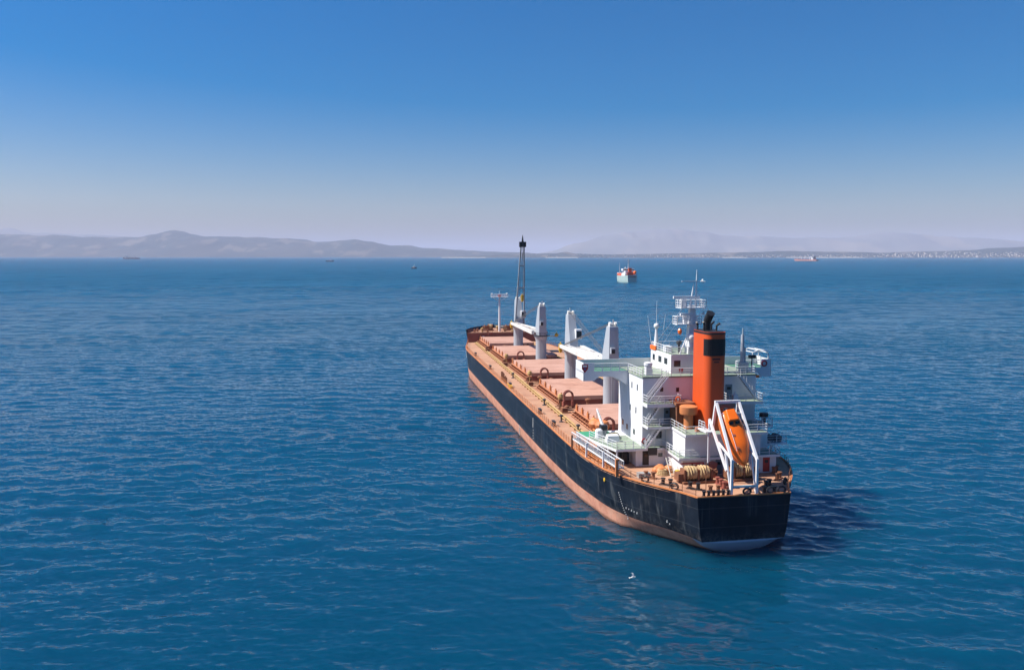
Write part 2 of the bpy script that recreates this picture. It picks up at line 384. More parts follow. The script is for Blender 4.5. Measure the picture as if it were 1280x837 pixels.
def hull_material():
    m, t, b = newmat('hull plating'); k = NT(t)
    v = k.n('ShaderNodeTexCoord').outputs['Object']
    sep = k.n('ShaderNodeSeparateXYZ'); k.inp(sep.inputs[0], v); X, Y, Z = sep.outputs
    n1 = k.noise(v, 0.35, 5.0, 0.65).outputs['Fac']; n2 = k.noise(v, 2.5, 4.0, 0.6).outputs['Fac']
    # streaks running down the side
    st = k.noise(k.mapping(v, (0.55, 0.55, 0.02)), 1.0, 4.0, 0.7).outputs['Fac']
    st2 = k.noise(k.mapping(v, (2.2, 2.2, 0.06), (0,0,0), (3,1,7)), 1.0, 3.0, 0.6).outputs['Fac']
    fade = k.ramp(k.noise(k.mapping(v, (0.3, 0.3, 0.35)), 1.0, 2.0).outputs['Fac'], 0.35, 0.62)
    black = k.mix(k.ramp(n1, 0.35, 0.7), (0.0045, 0.0075, 0.014), (0.012, 0.019, 0.031))
    black = k.mix(k.math('MULTIPLY', k.ramp(st, 0.54, 0.68, 0, 0.42), fade), black, (0.16, 0.17, 0.17))
    black = k.mix(k.math('MULTIPLY', k.ramp(st2, 0.58, 0.72, 0, 0.32), fade), black, (0.13, 0.10, 0.085))
    # weld seams between the plates
    def line(val, period, width):
        fr = k.math('FRACT', k.math('DIVIDE', val, period)); d = k.math('ABSOLUTE', k.math('SUBTRACT', fr, 0.5))
        return k.math('LESS_THAN', d, width/period/2)
    seams = k.math('MAXIMUM', line(k.math('SUBTRACT', Z, k.math('MULTIPLY', X, 0.005)), 2.35, 0.07), line(X, 11.8, 0.06))
    black = k.mix(k.math('MULTIPLY', seams, 0.35), black, (0.10, 0.11, 0.12))
    # a long-worn zone just above the boot topping
    low = k.ramp(k.math('SUBTRACT', Z, k.math('ADD', k.math('MULTIPLY', X, 0.008), k.math('MULTIPLY', n1, 3.2))), 0.0, 1.4, 0.6, 0.0)
    black = k.mix(k.math('MULTIPLY', low, k.ramp(n2, 0.4, 0.6)), black, (0.075, 0.07, 0.07))
    red = k.mix(k.ramp(n1, 0.38, 0.68), (0.55, 0.27, 0.18), (0.42, 0.17, 0.11))
    red = k.mix(k.ramp(st2, 0.52, 0.70, 0, 0.6), red, (0.50, 0.30, 0.22))
    red = k.mix(k.ramp(n2, 0.58, 0.70, 0, 0.6), red, (0.20, 0.12, 0.10))
    # weed and damp close to the water
    wet = k.ramp(k.math('ADD', Z, k.math('MULTIPLY', n2, 0.5)), 0.35, 0.75, 0.75, 0.0)
    red = k.mix(wet, red, (0.09, 0.055, 0.04))
    # skylight on the shaded counter under the transom, painted in as grey blue
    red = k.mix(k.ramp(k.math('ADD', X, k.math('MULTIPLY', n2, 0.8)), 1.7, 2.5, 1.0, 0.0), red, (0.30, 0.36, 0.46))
    edge = k.math('ADD', k.math('MULTIPLY', X, 0.008), k.math('ADD', 1.77, k.math('MULTIPLY', n2, 0.06)))
    isblack = k.math('GREATER_THAN', Z, edge)
    t.links.new(k.mix(isblack, red, black), b.inputs['Base Color'])
    k.inp(b.inputs['Roughness'], k.math('ADD', k.math('MULTIPLY', isblack, -0.17), 0.62)); b.inputs['Specular IOR Level'].default_value = 0.2
    return m
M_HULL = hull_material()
M_DECK = paint('red oxide deck paint', (0.49,0.27,0.165), (0.37,0.175,0.10), 0.75, 0, 0.22, 0.9, grime=0.4)
M_HATCH = paint('faded hatch cover paint', (0.57,0.325,0.24), (0.43,0.215,0.15), 0.65, 0, 0.15, 0.9, grime=0.35)
M_COAM = paint('dark oxide paint', (0.30,0.085,0.06), (0.19,0.055,0.035), 0.6, 0, 0.4, 0.7)
M_RUST = paint('rusty brown steel', (0.26,0.10,0.045), (0.12,0.05,0.03), 0.8, 0, 1.0, 0.8)
M_ORUST = paint('orange primer', (0.62,0.22,0.07), (0.38,0.12,0.05), 0.6, 0, 0.7, 0.7)
M_STAY = paint('orange brown stay paint', (0.52,0.21,0.10), (0.30,0.11,0.05), 0.7, 0, 0.8, 0.8)
M_OCHRE = paint('ochre pipe paint', (0.52,0.34,0.13), (0.30,0.17,0.07), 0.6, 0, 0.8, 0.7)
M_WHITE = paint('white ship paint', (0.76,0.77,0.79), (0.60,0.57,0.52), 0.4, 0, 0.5, 0.5, streak=True)
M_CRANE = paint('pale grey crane paint', (0.42,0.46,0.51), (0.32,0.34,0.36), 0.4, 0, 0.4, 0.6, streak=True)
M_LUFF = paint('weathered grey jib paint', (0.30,0.33,0.37), (0.18,0.19,0.20), 0.5, 0, 0.6, 0.7)
M_JIB = paint('off white jib paint', (0.74,0.73,0.70), (0.58,0.52,0.46), 0.45, 0, 0.5, 0.6)
M_FUNNEL = paint('orange funnel paint', (0.63,0.080,0.008), (0.52,0.058,0.008), 0.5, 0, 0.3, 0.6, streak=True)
M_GREEN = paint('green deck paint', (0.24,0.31,0.23), (0.40,0.41,0.35), 0.7, 0, 0.5, 0.8)
M_GREEN2 = plain('bright green deck paint', (0.045,0.30,0.16), 0.7)
M_BLACK = plain('black paint', (0.015,0.016,0.02), 0.5)
M_DARK = plain('dark grey steel', (0.05,0.055,0.065), 0.5)
M_GLASS = plain('dark window glass', (0.02,0.03,0.035), 0.12)
M_DOOR = plain('grey blue door paint', (0.16,0.22,0.28), 0.5)
M_RED = plain('fire red paint', (0.42,0.02,0.02), 0.45)
M_BOAT = paint('orange lifeboat shell', (0.95,0.17,0.008), (0.85,0.14,0.008), 0.28, 0, 0.6, 0.4)
M_YEL = plain('hook yellow', (0.75,0.46,0.03), 0.5)
M_ROPE = paint('manila mooring rope', (0.52,0.36,0.18), (0.28,0.17,0.09), 0.95, 0, 3.0, 0.8)
M_WIRE = plain('greased steel wire', (0.10,0.10,0.11), 0.5)
M_GREY = plain('mid grey paint', (0.33,0.34,0.34), 0.6)

# ---------------------------------------------------------------- hull
xs = [0,0.35,0.8,1.3,2,2.6,3.2,4,5,6,7,8,9,10,11,12,13,14,15,16,17,18.5,20,22,24,26.5,29,32,35,40,45,60,80,100,120,140,147,150,153,156,159,162,164.5,167,169.5,172,174,176.5,178.6,181,184,187,189,190.4]
rings_ = []; NL, NU = 7, 6
for x in xs:
    kz = smooth_tab(KEEL, x) if x > 1 else lerp_tab(KEEL, x); zl = max(kz, -2.6); row = []
    bw = smooth_tab(BOOT_W, x); dw = hullw(x); tb = zb(x); td = zd(x)
    for j in range(NL+1):
        u = (j/NL)**1.5; z = zl+(tb-zl)*u
        q = max(0.0, (z-kz)/(tb-kz))
        pw = bw*(q**0.36 if kz > -6 else q**0.10)
        row.append((pw, z))
    for j in range(1, NU+1):
        u = j/NU; z = tb+(td-tb)*u; e = u*u if x > 150 else u**(0.6 if x < 20 else 1)
        row.append((bw+(dw-bw)*e, z))
    rings_.append((x, row))
# the stem: fore end follows the raked bow
stem = []
for j in range(NL+NU+1):
    z = rings_[-1][1][j][1]; stem.append((0.05, z))
mb = MB(); n = NL+NU+1
for side in (1, -1):
    o = len(mb.v)
    for x, row in rings_:
        for w, z in row:
            xx = x
            mb.v.append((xx, side*w, z))
    for w, z in stem: mb.v.append((bowx(z), 0.0, z))
    for i in range(len(rings_)):
        for j in range(n-1):
            a = o+i*n+j; q = [a, a+n, a+n+1, a+1]
            mb.f.append(q if side > 0 else q[::-1]); mb.mi.append(0)
# transom
o = len(mb.v); row = rings_[0][1]
for w, z in row: mb.v += [(0, w, z), (0, -w, z)]
for j in range(n-1):
    a = o+2*j; mb.f.append([a, a+2, a+3, a+1]); mb.mi.append(0)
bm_ = None
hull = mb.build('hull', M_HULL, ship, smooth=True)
# rubbing bar along the gunwale, lit edge of the deck plating
mb = MB()
GX = [0.02]+[0.5*i for i in range(1,60)]+[30+2*i for i in range(1,59)]+[147+1.0*i for i in range(0,31)]; gx = GX[:-1]
for s in (1,-1):
    for a, c in zip(gx, gx[1:]):
        mb.beam((a, s*(hullw(a)-0.10), zd(a)+0.06), (c, s*(hullw(c)-0.10), zd(c)+0.06), 0.22, 0.16)
mb.beam((0.08,-5.95,zd(0)+0.06),(0.08,5.95,zd(0)+0.06),0.18,0.16)
mb.build('gunwale', M_ORUST, ship)
# side marks
def on_side(x, z):       # a point just outside the port plating
    bw = smooth_tab(BOOT_W, x); dw = hullw(x); u = (z-zb(x))/(zd(x)-zb(x))
    return bw+(dw-bw)*(max(u,0)**0.6 if x < 20 else max(u,0))
def mark(x, z, w, h):
    mb = MB(); y = on_side(x, z); mb.hexa([(x-w/2,y-0.1,z-h/2),(x+w/2,y-0.1,z-h/2),(x+w/2,y+0.035,z-h/2),(x-w/2,y+0.035,z-h/2)],[(x-w/2,y-0.1,z+h/2),(x+w/2,y-0.1,z+h/2),(x+w/2,y+0.035,z+h/2),(x-w/2,y+0.035,z+h/2)])
    mb.build('draught_mark', M_MARK, hull)
M_MARK = plain('white mark paint', (0.55,0.55,0.52), 0.6)
for i in range(13): mark(11.9-0.06*i, 4.9-0.28*i, 0.14, 0.13)
for i in range(5): mark(10.9-0.45*i, 3.1-0.05*i, 0.18, 0.14 if i % 2 else 0.26)
mark(4.9, 3.0, 0.22, 0.32); mark(4.6, 2.75, 0.16, 0.2)
for i in range(6): mark(56.5, 6.3-0.3*i, 0.3, 0.24)
for i in range(4): mark(56.3, 4.2-0.5*i, 0.25, 0.2)
for i in range(5): mark(70, 2.3-0.42*i, 0.35, 0.3)
for i in range(5): mark(160, 7.0-0.4*i, 0.5, 0.28)
mb = MB(); mb.lathe((14.9, on_side(14.9,5.9)-0.1, 5.9), [(0.28,0),(0.28,0.16),(0.16,0.18)], 12, 'y')
mb.build('side_scuttle', M_YEL, hull)

# ---------------------------------------------------------------- main deck
dx = GX[:-1]+[177.5]
pts = [(x, hullw(x)-0.03) for x in dx]+[(x, -hullw(x)+0.03) for x in reversed(dx)]
mb = MB(); mb.prism(pts, lambda x: zd(x)-0.25, zd)
deck = mb.build('main_deck', M_DECK, ship)

# ---------------------------------------------------------------- forecastle
mb = MB()
fx = [177.0,179,181,183,185.5,188,190,192,193.4,194.6,195.3]
zt = 12.25
for s in (1,-1):
    o = len(mb.v)
    for x in fx:
        t = (x-177)/(195.3-177); xb = 177+(194.0-177)*t
        dw = smooth_tab(DECK_W, xb); fw_ = smooth_tab(FC_W, x)
        for j in range(5):
            u = j/4; mb.v.append((xb+(x-xb)*u, s*(dw+(fw_-dw)*u), zd(xb)+(zt-zd(xb))*u))
    for i in range(len(fx)-1):
        for j in range(4):
            a = o+i*5+j; mb.f.append([a,a+5,a+6,a+1]); mb.mi.append(0)
fcs = mb.build('forecastle', M_HULL, ship, smooth=True)
md = fcs.modifiers.new('plate', 'SOLIDIFY'); md.thickness = 0.12; md.offset = -1
FZ = 11.1
mb = MB(); fp = [(x-0.25, smooth_tab(FC_W, x)-0.45) for x in fx[:-1]]
mb.prism([(x,max(y,0.1)) for x, y in fp]+[(x,-max(y,0.1)) for x, y in reversed(fp)], FZ-0.2, FZ)
mb.build('forecastle_deck', M_DECK, fcs)
mb = MB(); mb.box(176.85, 177.05, -11.4, 11.4, zd(177)-0.1, FZ+0.12)
mb.build('break_bulkhead', M_COAM, fcs)
mb = MB(); mb.box(176.78, 176.87, 6.9, 7.7, zd(177), zd(177)+2.0); mb.build('bulkhead_door', M_BLACK, fcs)
mb = MB(); mb.box(176.76, 176.84, 5.9, 6.5, zd(177)+0.3, zd(177)+2.0); mb.build('store_locker', M_WHITE, fcs)
# inside face of the bulwark has brackets
for x in fx[1:-2]:
    for s in (1,-1):
        mb = MB(); y = smooth_tab(FC_W, x); mb.beam((x, s*(y-0.25), FZ), (x, s*(y-0.2), zt-0.1), 0.12, 0.5); mb.build('bulwark_stay', M_COAM, fcs)
mb = MB(); mb.rail([(177.1,-11.0,FZ),(177.1,11.0,FZ)], 1.0, 1.6); mb.build('break_rail', M_COAM, fcs)
def windlass(y):
    mb = MB(); z = FZ
    mb.box(183.2,185.6,y-1.9,y+1.9,z,z+0.35); mb.lathe((184.4,y-1.6,z+1.25),[(0.35,0),(1.0,0.05),(1.0,0.25),(0.6,0.3),(0.6,1.3),(1.0,1.35),(1.0,1.5),(0.45,1.55),(0.45,2.6),(0.75,2.65),(0.75,2.8),(0.3,2.85),(0.3,3.3)],16,'y')
    mb.box(183.4,184.0,y-0.2,y+0.9,z+0.3,z+1.7); mb.beam((185.6,y,z+0.5),(190,y*0.7,z+0.3),0.5,0.35)
    w = mb.build('windlass', M_RUST, fcs)
    mb = MB(); mb.lathe((184.4,y-1.25,z+1.25),[(0.62,0),(0.9,0.1),(0.9,0.9),(0.62,1.0)],16,'y'); mb.build('rope_drum', M_ROPE, fcs)
windlass(3.6); windlass(-3.6)
for x, y in ((180,8.6),(182.5,7.4),(187.5,4.6),(180,-8.6),(182.5,-7.4),(187.5,-4.6),(179,4.5),(190,1.5)):
    mb = MB()
    for dxx in (-0.45,0.45): mb.lathe((x+dxx,y,FZ),[(0.24,0),(0.24,0.75),(0.32,0.78),(0.32,0.9)],10)
    mb.box(x-0.9,x+0.9,y-0.32,y+0.32,FZ,FZ+0.12); mb.build('bollard', M_RUST if y>0 else M_DARK, fcs)
for x, y, r_ in ((180.5,-1.5,0.7),(186.5,0,0.5),(179.6,6.2,0.5)):
    mb = MB(); mb.lathe((x,y,FZ),[(r_*0.5,0),(r_*0.5,0.8),(r_,0.85),(r_,1.25),(r_*0.4,1.4)],12); mb.build('mushroom_vent', M_OCHRE, fcs)
mb = MB(); mb.lathe((179.5,-4.2,FZ),[(0.9,0),(0.9,0.7),(0.45,0.75)],14); mb.build('rope_coil', M_ROPE, fcs)
# foremast
mb = MB(); z = FZ
mb.tube((180.5,0.3,z),(180.5,0.3,z+11.6),0.42,0.26,10); mb.tube((180.5,0.3,z+11.6),(180.5,0.3,z+13.4),0.09,0.05)
fm = mb.build('foremast', M_WHITE, ship)
mb = MB(); zz = z+11.3
mb.box(179.6,181.4,-2.4,3.0,zz,zz+0.12); mb.rail([(179.6,-2.4,zz),(179.6,3.0,zz)],0.95,0.9); mb.rail([(181.4,-2.4,zz),(181.4,3.0,zz)],0.95,0.9)
mb.beam((180.5,0.3,zz-1.5),(180.5,2.6,zz),0.12); mb.beam((180.5,0.3,zz-1.5),(180.5,-2.0,zz),0.12)
mb.build('mast_platform', M_WHITE, fm)
for y in (-2.2,2.8):
    mb = MB(); mb.lathe((180.5,y,zz+0.9),[(0.12,0),(0.3,0.05),(0.3,0.4),(0.15,0.45)],10); mb.build('mast_light', M_WHITE, fm)
mb = MB(); mb.box(180.1,180.9,-0.1,0.7,zz+0.15,zz+0.8); mb.build('signal_horn', M_RED, fm)

# ---------------------------------------------------------------- hatches
HY0, HY1 = -6.0, 7.5
HATCH = [(34.5,52.4),(60.9,83.4),(92.1,116.6),(124.3,148.5),(154.8,175.2)]
for a, c in HATCH:
    z0 = zd((a+c)/2); zt_ = z0+1.94
    mb = MB(); n_ = 4; L = (c-a)/n_
    for i in range(n_):
        x0, x1 = a+L*i+0.03, a+L*(i+1)-0.03
        mb.box(x0, x1, HY0, HY1, zt_-0.75, zt_)
        for y in (HY0+0.3, HY1-0.3): mb.box(x0+0.2, x1-0.2, y-0.12, y+0.12, zt_, zt_+0.07)
        for xx in (x0+L*0.33, x0+L*0.66): mb.box(xx-0.05, xx+0.05, HY0+0.1, HY1-0.1, zt_, zt_+0.03)
    hc = mb.build('hatch_cover', M_HATCH, ship, bevel=0.04)
    mb = MB(); mb.box(a+0.35, c-0.35, HY0+0.35, HY1-0.35, z0-0.05, zt_-0.72)
    mb.box(a+0.1, c-0.1, HY0+0.1, HY1-0.1, zt_-1.02, zt_-0.86)
    mb.build('coaming', M_COAM, hc)
    k_ = int((c-a)/1.55)
    for s, ye in ((1, HY1-0.35), (-1, HY0+0.35)):
        mb = MB()
        for i in range(k_+1):
            x = a+0.5+(c-a-1.0)*i/k_
            mb.add([(x-0.05,ye,z0),(x-0.05,ye+s*1.35,z0),(x-0.05,ye+s*0.35,zt_-0.9),(x-0.05,ye,zt_-0.9),(x+0.05,ye,z0),(x+0.05,ye+s*1.35,z0),(x+0.05,ye+s*0.35,zt_-0.9),(x+0.05,ye,zt_-0.9)],
                   [(0,1,2,3),(7,6,5,4),(0,4,5,1),(1,5,6,2),(2,6,7,3),(3,7,4,0)])
        mb.box(a+0.3, c-0.3, ye, ye+s*0.75, zt_-0.90, zt_-0.82) if s > 0 else mb.box(a+0.3, c-0.3, ye-0.75, ye, zt_-0.90, zt_-0.82)
        mb.tube((a+0.3, ye+s*1.5, z0+0.35), (c-0.3, ye+s*1.5, z0+0.35), 0.09)
        mb.tube((a+0.3, ye+s*1.25, z0+0.75), (c-0.3, ye+s*1.25, z0+0.75), 0.06)
        mb.build('coaming_stay', M_STAY, hc)
    for i in range(5):
        mb = MB(); x = a+1.6+(c-a-3.2)*i/4
        mb.box(x-0.35, x+0.35, HY1, HY1+0.28, zt_-0.6, zt_+0.15); mb.tube((x,HY1+0.15,zt_),(x,HY1+0.15,zt_+0.45),0.12); mb.build('cover_cleat', M_ORUST, hc)
    # looped access ladder over the end of the cover
    mb = MB(); x = c+1.1; y = {34.5:6.9,60.9:6.9,92.1:4.7,124.3:4.0,154.8:3.8}[a]; zz = z0
    if c < 170:
        x = a-1.1
    for dyy in (-0.85, 0.85):
        for dxx in (0, 0.7): mb.beam((x+dxx, y+dyy, zz), (x+dxx, y+dyy*0.95, zz+2.1), 0.16)
        for q in range(5): mb.beam((x, y+dyy, zz+0.4*q+0.3), (x+0.7, y+dyy, zz+0.4*q+0.3), 0.07)
        mb.box(x-0.05, x+0.75, y+dyy-0.2, y+dyy+0.2, zz, zz+1.2)
    for dxx in (0, 0.7):
        pr = None
        for q in range(9):
            t = math.pi*q/8; p = (x+dxx, y+0.85*math.cos(t), zz+2.1+0.95*math.sin(t))
            if pr: mb.beam(pr, p, 0.22, 0.30)
            pr = p
    mb.build('access_arch', M_COAM, hc)
# deck fittings along the port and starboard passages
for s, y in ((1, 10.2), (-1, -9.3)):
    mb = MB(); mb.tube((36, s*abs(y), zd(36)+0.35), (174, s*abs(y)-(1.4 if s > 0 else -1.4), zd(174)+0.35), 0.16, n=8)
    mb.tube((36, s*(abs(y)+0.5), zd(36)+0.28), (174, s*(abs(y)+0.5)-(1.4 if s > 0 else -1.4), zd(174)+0.28), 0.10, n=8)
    for i in range(46):
        x = 37+3*i; yy = s*abs(y)-s*1.4*(x-36)/138+s*0.25; mb.box(x-0.1,x+0.1,yy-0.55,yy+0.55,zd(x),zd(x)+0.24)
    mb.build('deck_pipe', M_OCHRE, ship)
rr = random.Random(4)
for gi, (g0, g1) in enumerate(((52.4,60.9),(83.4,92.1),(116.6,124.3),(148.5,154.8))):
    xm = (g0+g1)/2
    for y in (8.3, 6.4, 3.6, -3.5, -5.2, 8.9):
        x = xm+rr.uniform(-2.0,2.0); h = rr.uniform(0.7,1.7); r_ = rr.uniform(0.25,0.45)
        mb = MB(); mb.lathe((x,y,zd(x)),[(r_*0.6,0),(r_*0.6,h),(r_*1.3,h+0.05),(r_*1.3,h+0.3),(r_*0.3,h+0.45)],10); mb.build('air_vent', M_RUST, ship)
    mb = MB()
    for q in range(4):
        x = g0+1+q*(g1-g0-2)/3; mb.tube((x,-6.5,zd(x)+0.3),(x,9.5,zd(x)+0.3),0.09)
    mb.build('cross_deck_pipe', M_RUST, ship)
    mb = MB(); mb.box(xm-2.2,xm-0.8,8.4,9.4,zd(xm),zd(xm)+0.9); mb.build('valve_box', M_RUST, ship)
def bollards(x, y, m, z=None, ang=0.0, par=ship):
    z = zd(x) if z is None else z; ca, sa = math.cos(ang), math.sin(ang)
    mb = MB()
    for q in (-0.5, 0.5): mb.lathe((x+q*ca, y+q*sa, z),[(0.23,0),(0.23,0.72),(0.31,0.75),(0.31,0.88)],10)
    mb.beam((x-0.95*ca,y-0.95*sa,z+0.06),(x+0.95*ca,y+0.95*sa,z+0.06),0.62,0.12); mb.build('bollard', m, par)
for x in (55.2, 86.1, 114.8, 142, 44.0): bollards(x, hullw(x)-1.0, M_DARK)
for x in (55.2, 86.1, 114.8, 142): bollards(x, -hullw(x)+1.0, M_DARK)
for x, y in ((63,10.9),(47,11.4),(98.4,10.6),(38.6,10.6)):
    mb = MB(); mb.lathe((x,y,zd(x)),[(0.4,0),(0.4,0.1),(0.14,0.15),(0.14,0.9),(0.34,0.95),(0.34,1.2),(0.1,1.3)],10); mb.build('mushroom_vent', M_DARK, ship)
for i in range(7):
    mb = MB(); x = 90.2+1.15*i; mb.tube((x,13.5,zd(x)),(x,13.5,zd(x)+rr.uniform(1.3,2.0)),0.13,n=7); mb.build('pilot_rail_post', M_RUST, ship)
mb = MB(); mb.box(83.6,85.4,13.3,13.9,zd(84),zd(84)+0.55); mb.tube((83.2,13.6,zd(84)+0.3),(88.2,13.6,zd(84)+0.3),0.16); mb.build('pilot_ladder_reel', M_YEL, ship)
for x, y in ((88.7,8.6),(58.2,8.9),(120.2,8.4),(34.6,9.1)):
    mb = MB(); mb.lathe((x,y,zd(x)),[(0.09,0),(0.09,1.9),(0.45,2.0),(0.55,2.4),(0.42,2.9),(0.1,3.05)],10); mb.build('tank_vent_head', M_OCHRE, ship)
# deck-edge railings
def edge_rail(xs_, s, mat, name='deck_railing'):
    mb = MB()
    for a, c in zip(xs_, xs_[1:]):
        mb.rail([(a, s*(hullw(a)-0.3), zd(a)), (c, s*(hullw(c)-0.3), zd(c))], 1.05, 1.7, 0.022, 3, 0.04)
    mb.build(name, mat, ship)
edge_rail([28,34,45,60,80,100,120,140,150,156,162,168,173,176.5], 1, M_ORUST)
edge_rail([28,34,45,60,80,100,120,140,150,156,162,168,173,176.5], -1, M_RUST)
edge_rail([0.6,2.6,4.2,6.2,8,9.7,12], 1, M_RUST); edge_rail([0.6,2.6,4.2,6.2,8,9.7,12,14.6,20,28], -1, M_RUST)

# ---------------------------------------------------------------- cranes
def crane(x, y, facing, jib, luff=False):
    """facing +1 looks forward, -1 aft; luff: jib topped up"""
    z0 = zd(x); zs = 15.25; f = facing
    mb = MB(); mb.lathe((x,y,z0),[(1.7,0),(1.7,0.3),(1.4,0.5),(1.38,zs-z0-1.3),(1.62,zs-z0-0.5),(1.75,zs-z0-0.3),(1.75,zs-z0)],24)
    ped = mb.build('cargo_crane', M_CRANE, ship, smooth=True)
    mb = MB(); mb.lathe((x,y,zs),[(1.95,0),(1.95,0.22)],24); mb.rail([(x-1.9,y-1.9,zs),(x-1.9,y+1.9,zs)],0.9,1.2) ; mb.build('slew_ring', M_DARK, ped)
    zb_, zt_ = zs+0.22, zs+8.0
    mb = MB(); w = 1.15
    # tapering machinery house: upright back, sloped front
    def sec(z, xb, xf, w): return [(x-f*xb,y-w,z),(x+f*xf,y-w,z),(x+f*xf,y+w,z),(x-f*xb,y+w,z)]
    levels = [sec(zb_,1.9,2.9,0.95), sec(zb_+2.0,1.9,2.6,0.95), sec(zt_-0.9,1.75,0.6,0.85), sec(zt_-0.2,1.65,0.3,0.8)]
    for A, B in zip(levels, levels[1:]): mb.hexa(A, B)
    house = mb.build('crane_house', M_CRANE, ped, bevel=0.05)
    mb = MB(); mb.lathe((x-f*0.7,y-0.75,zt_+0.05),[(0.2,0),(0.55,0.02),(0.55,0.35),(0.3,0.4),(0.3,1.0),(0.55,1.05),(0.55,1.4),(0.2,1.45)],14,'y')
    mb.beam((x-f*1.2,y,zt_-0.2),(x-f*1.2,y,zt_+1.1),0.15); mb.tube((x,y-0.6,zt_-0.3),(x,y-0.6,zt_+0.5),0.1)
    mb.build('head_sheave', M_JIB, ped, smooth=True)
    mb = MB(); mb.box(min(x+f*1.5,x+f*2.9),max(x+f*1.5,x+f*2.9),y-1.75,y-0.35,zs+2.6,zs+4.7)
    cab = mb.build('operator_cab', M_WHITE, ped, bevel=0.08)
    if f > 0:
        mb = MB(); mb.box(x-2.6,x-1.88,y-0.1,y+0.75,zs+2.9,zs+4.0); hd_ = mb.build('ventilation_hood', M_CRANE, ped)
        mb = MB(); mb.box(x-2.64,x-2.58,y,y+0.65,zs+2.95,zs+3.7); mb.build('hood_opening', M_BLACK, ped)
    mb = MB(); xf = x+f*2.93; mb.box(min(xf,xf-f*0.06),max(xf,xf-f*0.06),y-1.6,y-0.5,zs+2.9,zs+4.3)
    mb.box(min(x+f*1.8,x+f*2.7),max(x+f*1.8,x+f*2.7),y-1.785,y-1.73,zs+3.2,zs+4.3); mb.build('cab_window', M_GLASS, ped)
    # jib: two box beams meeting at the tip
    el = R(79 if luff else 0.6); L = 24.0 if luff else 27.3; hx, hz = x+f*2.0, zs+0.75
    sw_ = 0.075 if (f > 0 and not luff) else 0.0; d = Vector((f*math.cos(el), sw_, math.sin(el))).normalized(); upv = Vector((-f*math.sin(el), 0, math.cos(el)))
    H0 = Vector((hx, y, hz)); T = H0+d*L
    mb = MB()
    if luff:
        a_, b_ = 1.3, 0.45
        for s in (1,-1): mb.beam(H0+Vector((0,s*a_,0)), T+Vector((0,s*b_,0)), 0.34, 0.7, 0.26, 0.5, upv)
        for u in (0.45, 0.72, 0.97): mb.beam(H0+d*L*u+Vector((0,a_+(b_-a_)*u,0)), H0+d*L*u-Vector((0,a_+(b_-a_)*u,0)), 0.3, 0.3)
    else:
        a_, b_ = 1.75, 0.55
        for s in (1,-1): mb.beam(H0+Vector((0,s*a_,0)), T+Vector((0,s*b_,0)), 0.75, 0.95, 0.5, 0.7, upv)
        for q in range(10):
            u = 0.06+0.9*q/9; hw_ = a_+(b_-a_)*u
            mb.beam(H0+d*L*u+Vector((0,hw_,0)), H0+d*L*u-Vector((0,hw_,0)), 0.45, 0.2)
        for q in range(9):
            u = 0.06+0.9*q/9; u2 = 0.06+0.9*(q+1)/9; s = 1 if q % 2 else -1
            mb.beam(H0+d*L*u+Vector((0,s*(a_+(b_-a_)*u),0.25)), H0+d*L*u2-Vector((0,s*(a_+(b_-a_)*u2),-0.25)), 0.25, 0.12)
        mb.hexa([tuple(H0+d*1+Vector((0,-a_,-0.2))),tuple(H0+d*1+Vector((0,a_,-0.2))),tuple(H0+d*L*0.30+Vector((0,1.4,-0.2))),tuple(H0+d*L*0.30+Vector((0,-1.4,-0.2)))],
                [tuple(H0+d*1+Vector((0,-a_,0.1))),tuple(H0+d*1+Vector((0,a_,0.1))),tuple(H0+d*L*0.30+Vector((0,1.4,0.1))),tuple(H0+d*L*0.30+Vector((0,-1.4,0.1)))])
    mb.build('jib', M_LUFF if luff else M_JIB, ped)
    mb = MB()
    if luff:
        mb.box(*sorted((T.x-0.45,T.x+0.45)), T.y-0.95, T.y+0.95, T.z-1.2, T.z+0.3); mb.tube(T+Vector((0,0,0.3)), T+Vector((0,0,2.2)), 0.33, 0.06, 6)
    else: mb.beam(T-d*0.6, T+d*0.7, 1.5, 0.8, 1.0, 0.5)
    mb.build('jib_head', M_BLACK if luff else M_JIB, ped)
    mb = MB(); top = Vector((x-f*0.7, y, zt_+0.4))
    for s in (-0.5,-0.2,0.2,0.5): mb.tube(top+Vector((0,s,0)), T+Vector((0,s*0.8,0.1)), 0.045, n=5)
    if luff:
        for s in (-0.15,0.15): mb.tube(T+Vector((f*0.5,s,0)), Vector((T.x+f*0.5, y+s, zs+9.2)), 0.04, n=5)
    mb.build('hoist_wire', M_WIRE, ped)
    hp = Vector((T.x+f*0.6, y+0.2, zs+8.0)) if luff else T+d*0.9+Vector((0,0.3,-1.1))
    mb = MB(); mb.box(hp.x-0.3,hp.x+0.3,hp.y-0.35,hp.y+0.35,hp.z,hp.z+1.5); mb.ball((hp.x,hp.y,hp.z-0.15),0.36,10,6)
    mb.tube((hp.x,hp.y,hp.z+1.5),(hp.x,hp.y,hp.z+1.9),0.12); mb.build('hook_block', M_YEL, ped)
    mb = MB(); mb.box(x-0.45,x+0.45,y-1.62,y-1.36,z0+0.1,z0+1.9); mb.build('access_door', M_DARK, ped)
    mb = MB()
    for s in (-0.25,0.25): mb.tube((x-1.5,y+s,z0),(x-1.5,y+s,zs),0.04,n=5)
    for q in range(22): mb.tube((x-1.5,y-0.25,z0+0.35*q),(x-1.5,y+0.25,z0+0.35*q),0.03,n=4)
    mb.build('pedestal_ladder', M_CRANE, ped)
    # floodlight bracket out to starboard
    if not (f > 0 and x > 100): return
    mb = MB(); mb.tube((x,y-1.6,zs-0.1),(x,y-4.0,zs-0.1),0.07); mb.ball((x,y-4.1,zs+0.2),0.5,10,7); mb.tube((x,y-4.1,zs+0.5),(x,y-4.1,zs+1.1),0.08); mb.build('floodlight', M_YEL, ped)
crane(151.6, -0.6, -1, True, luff=True)
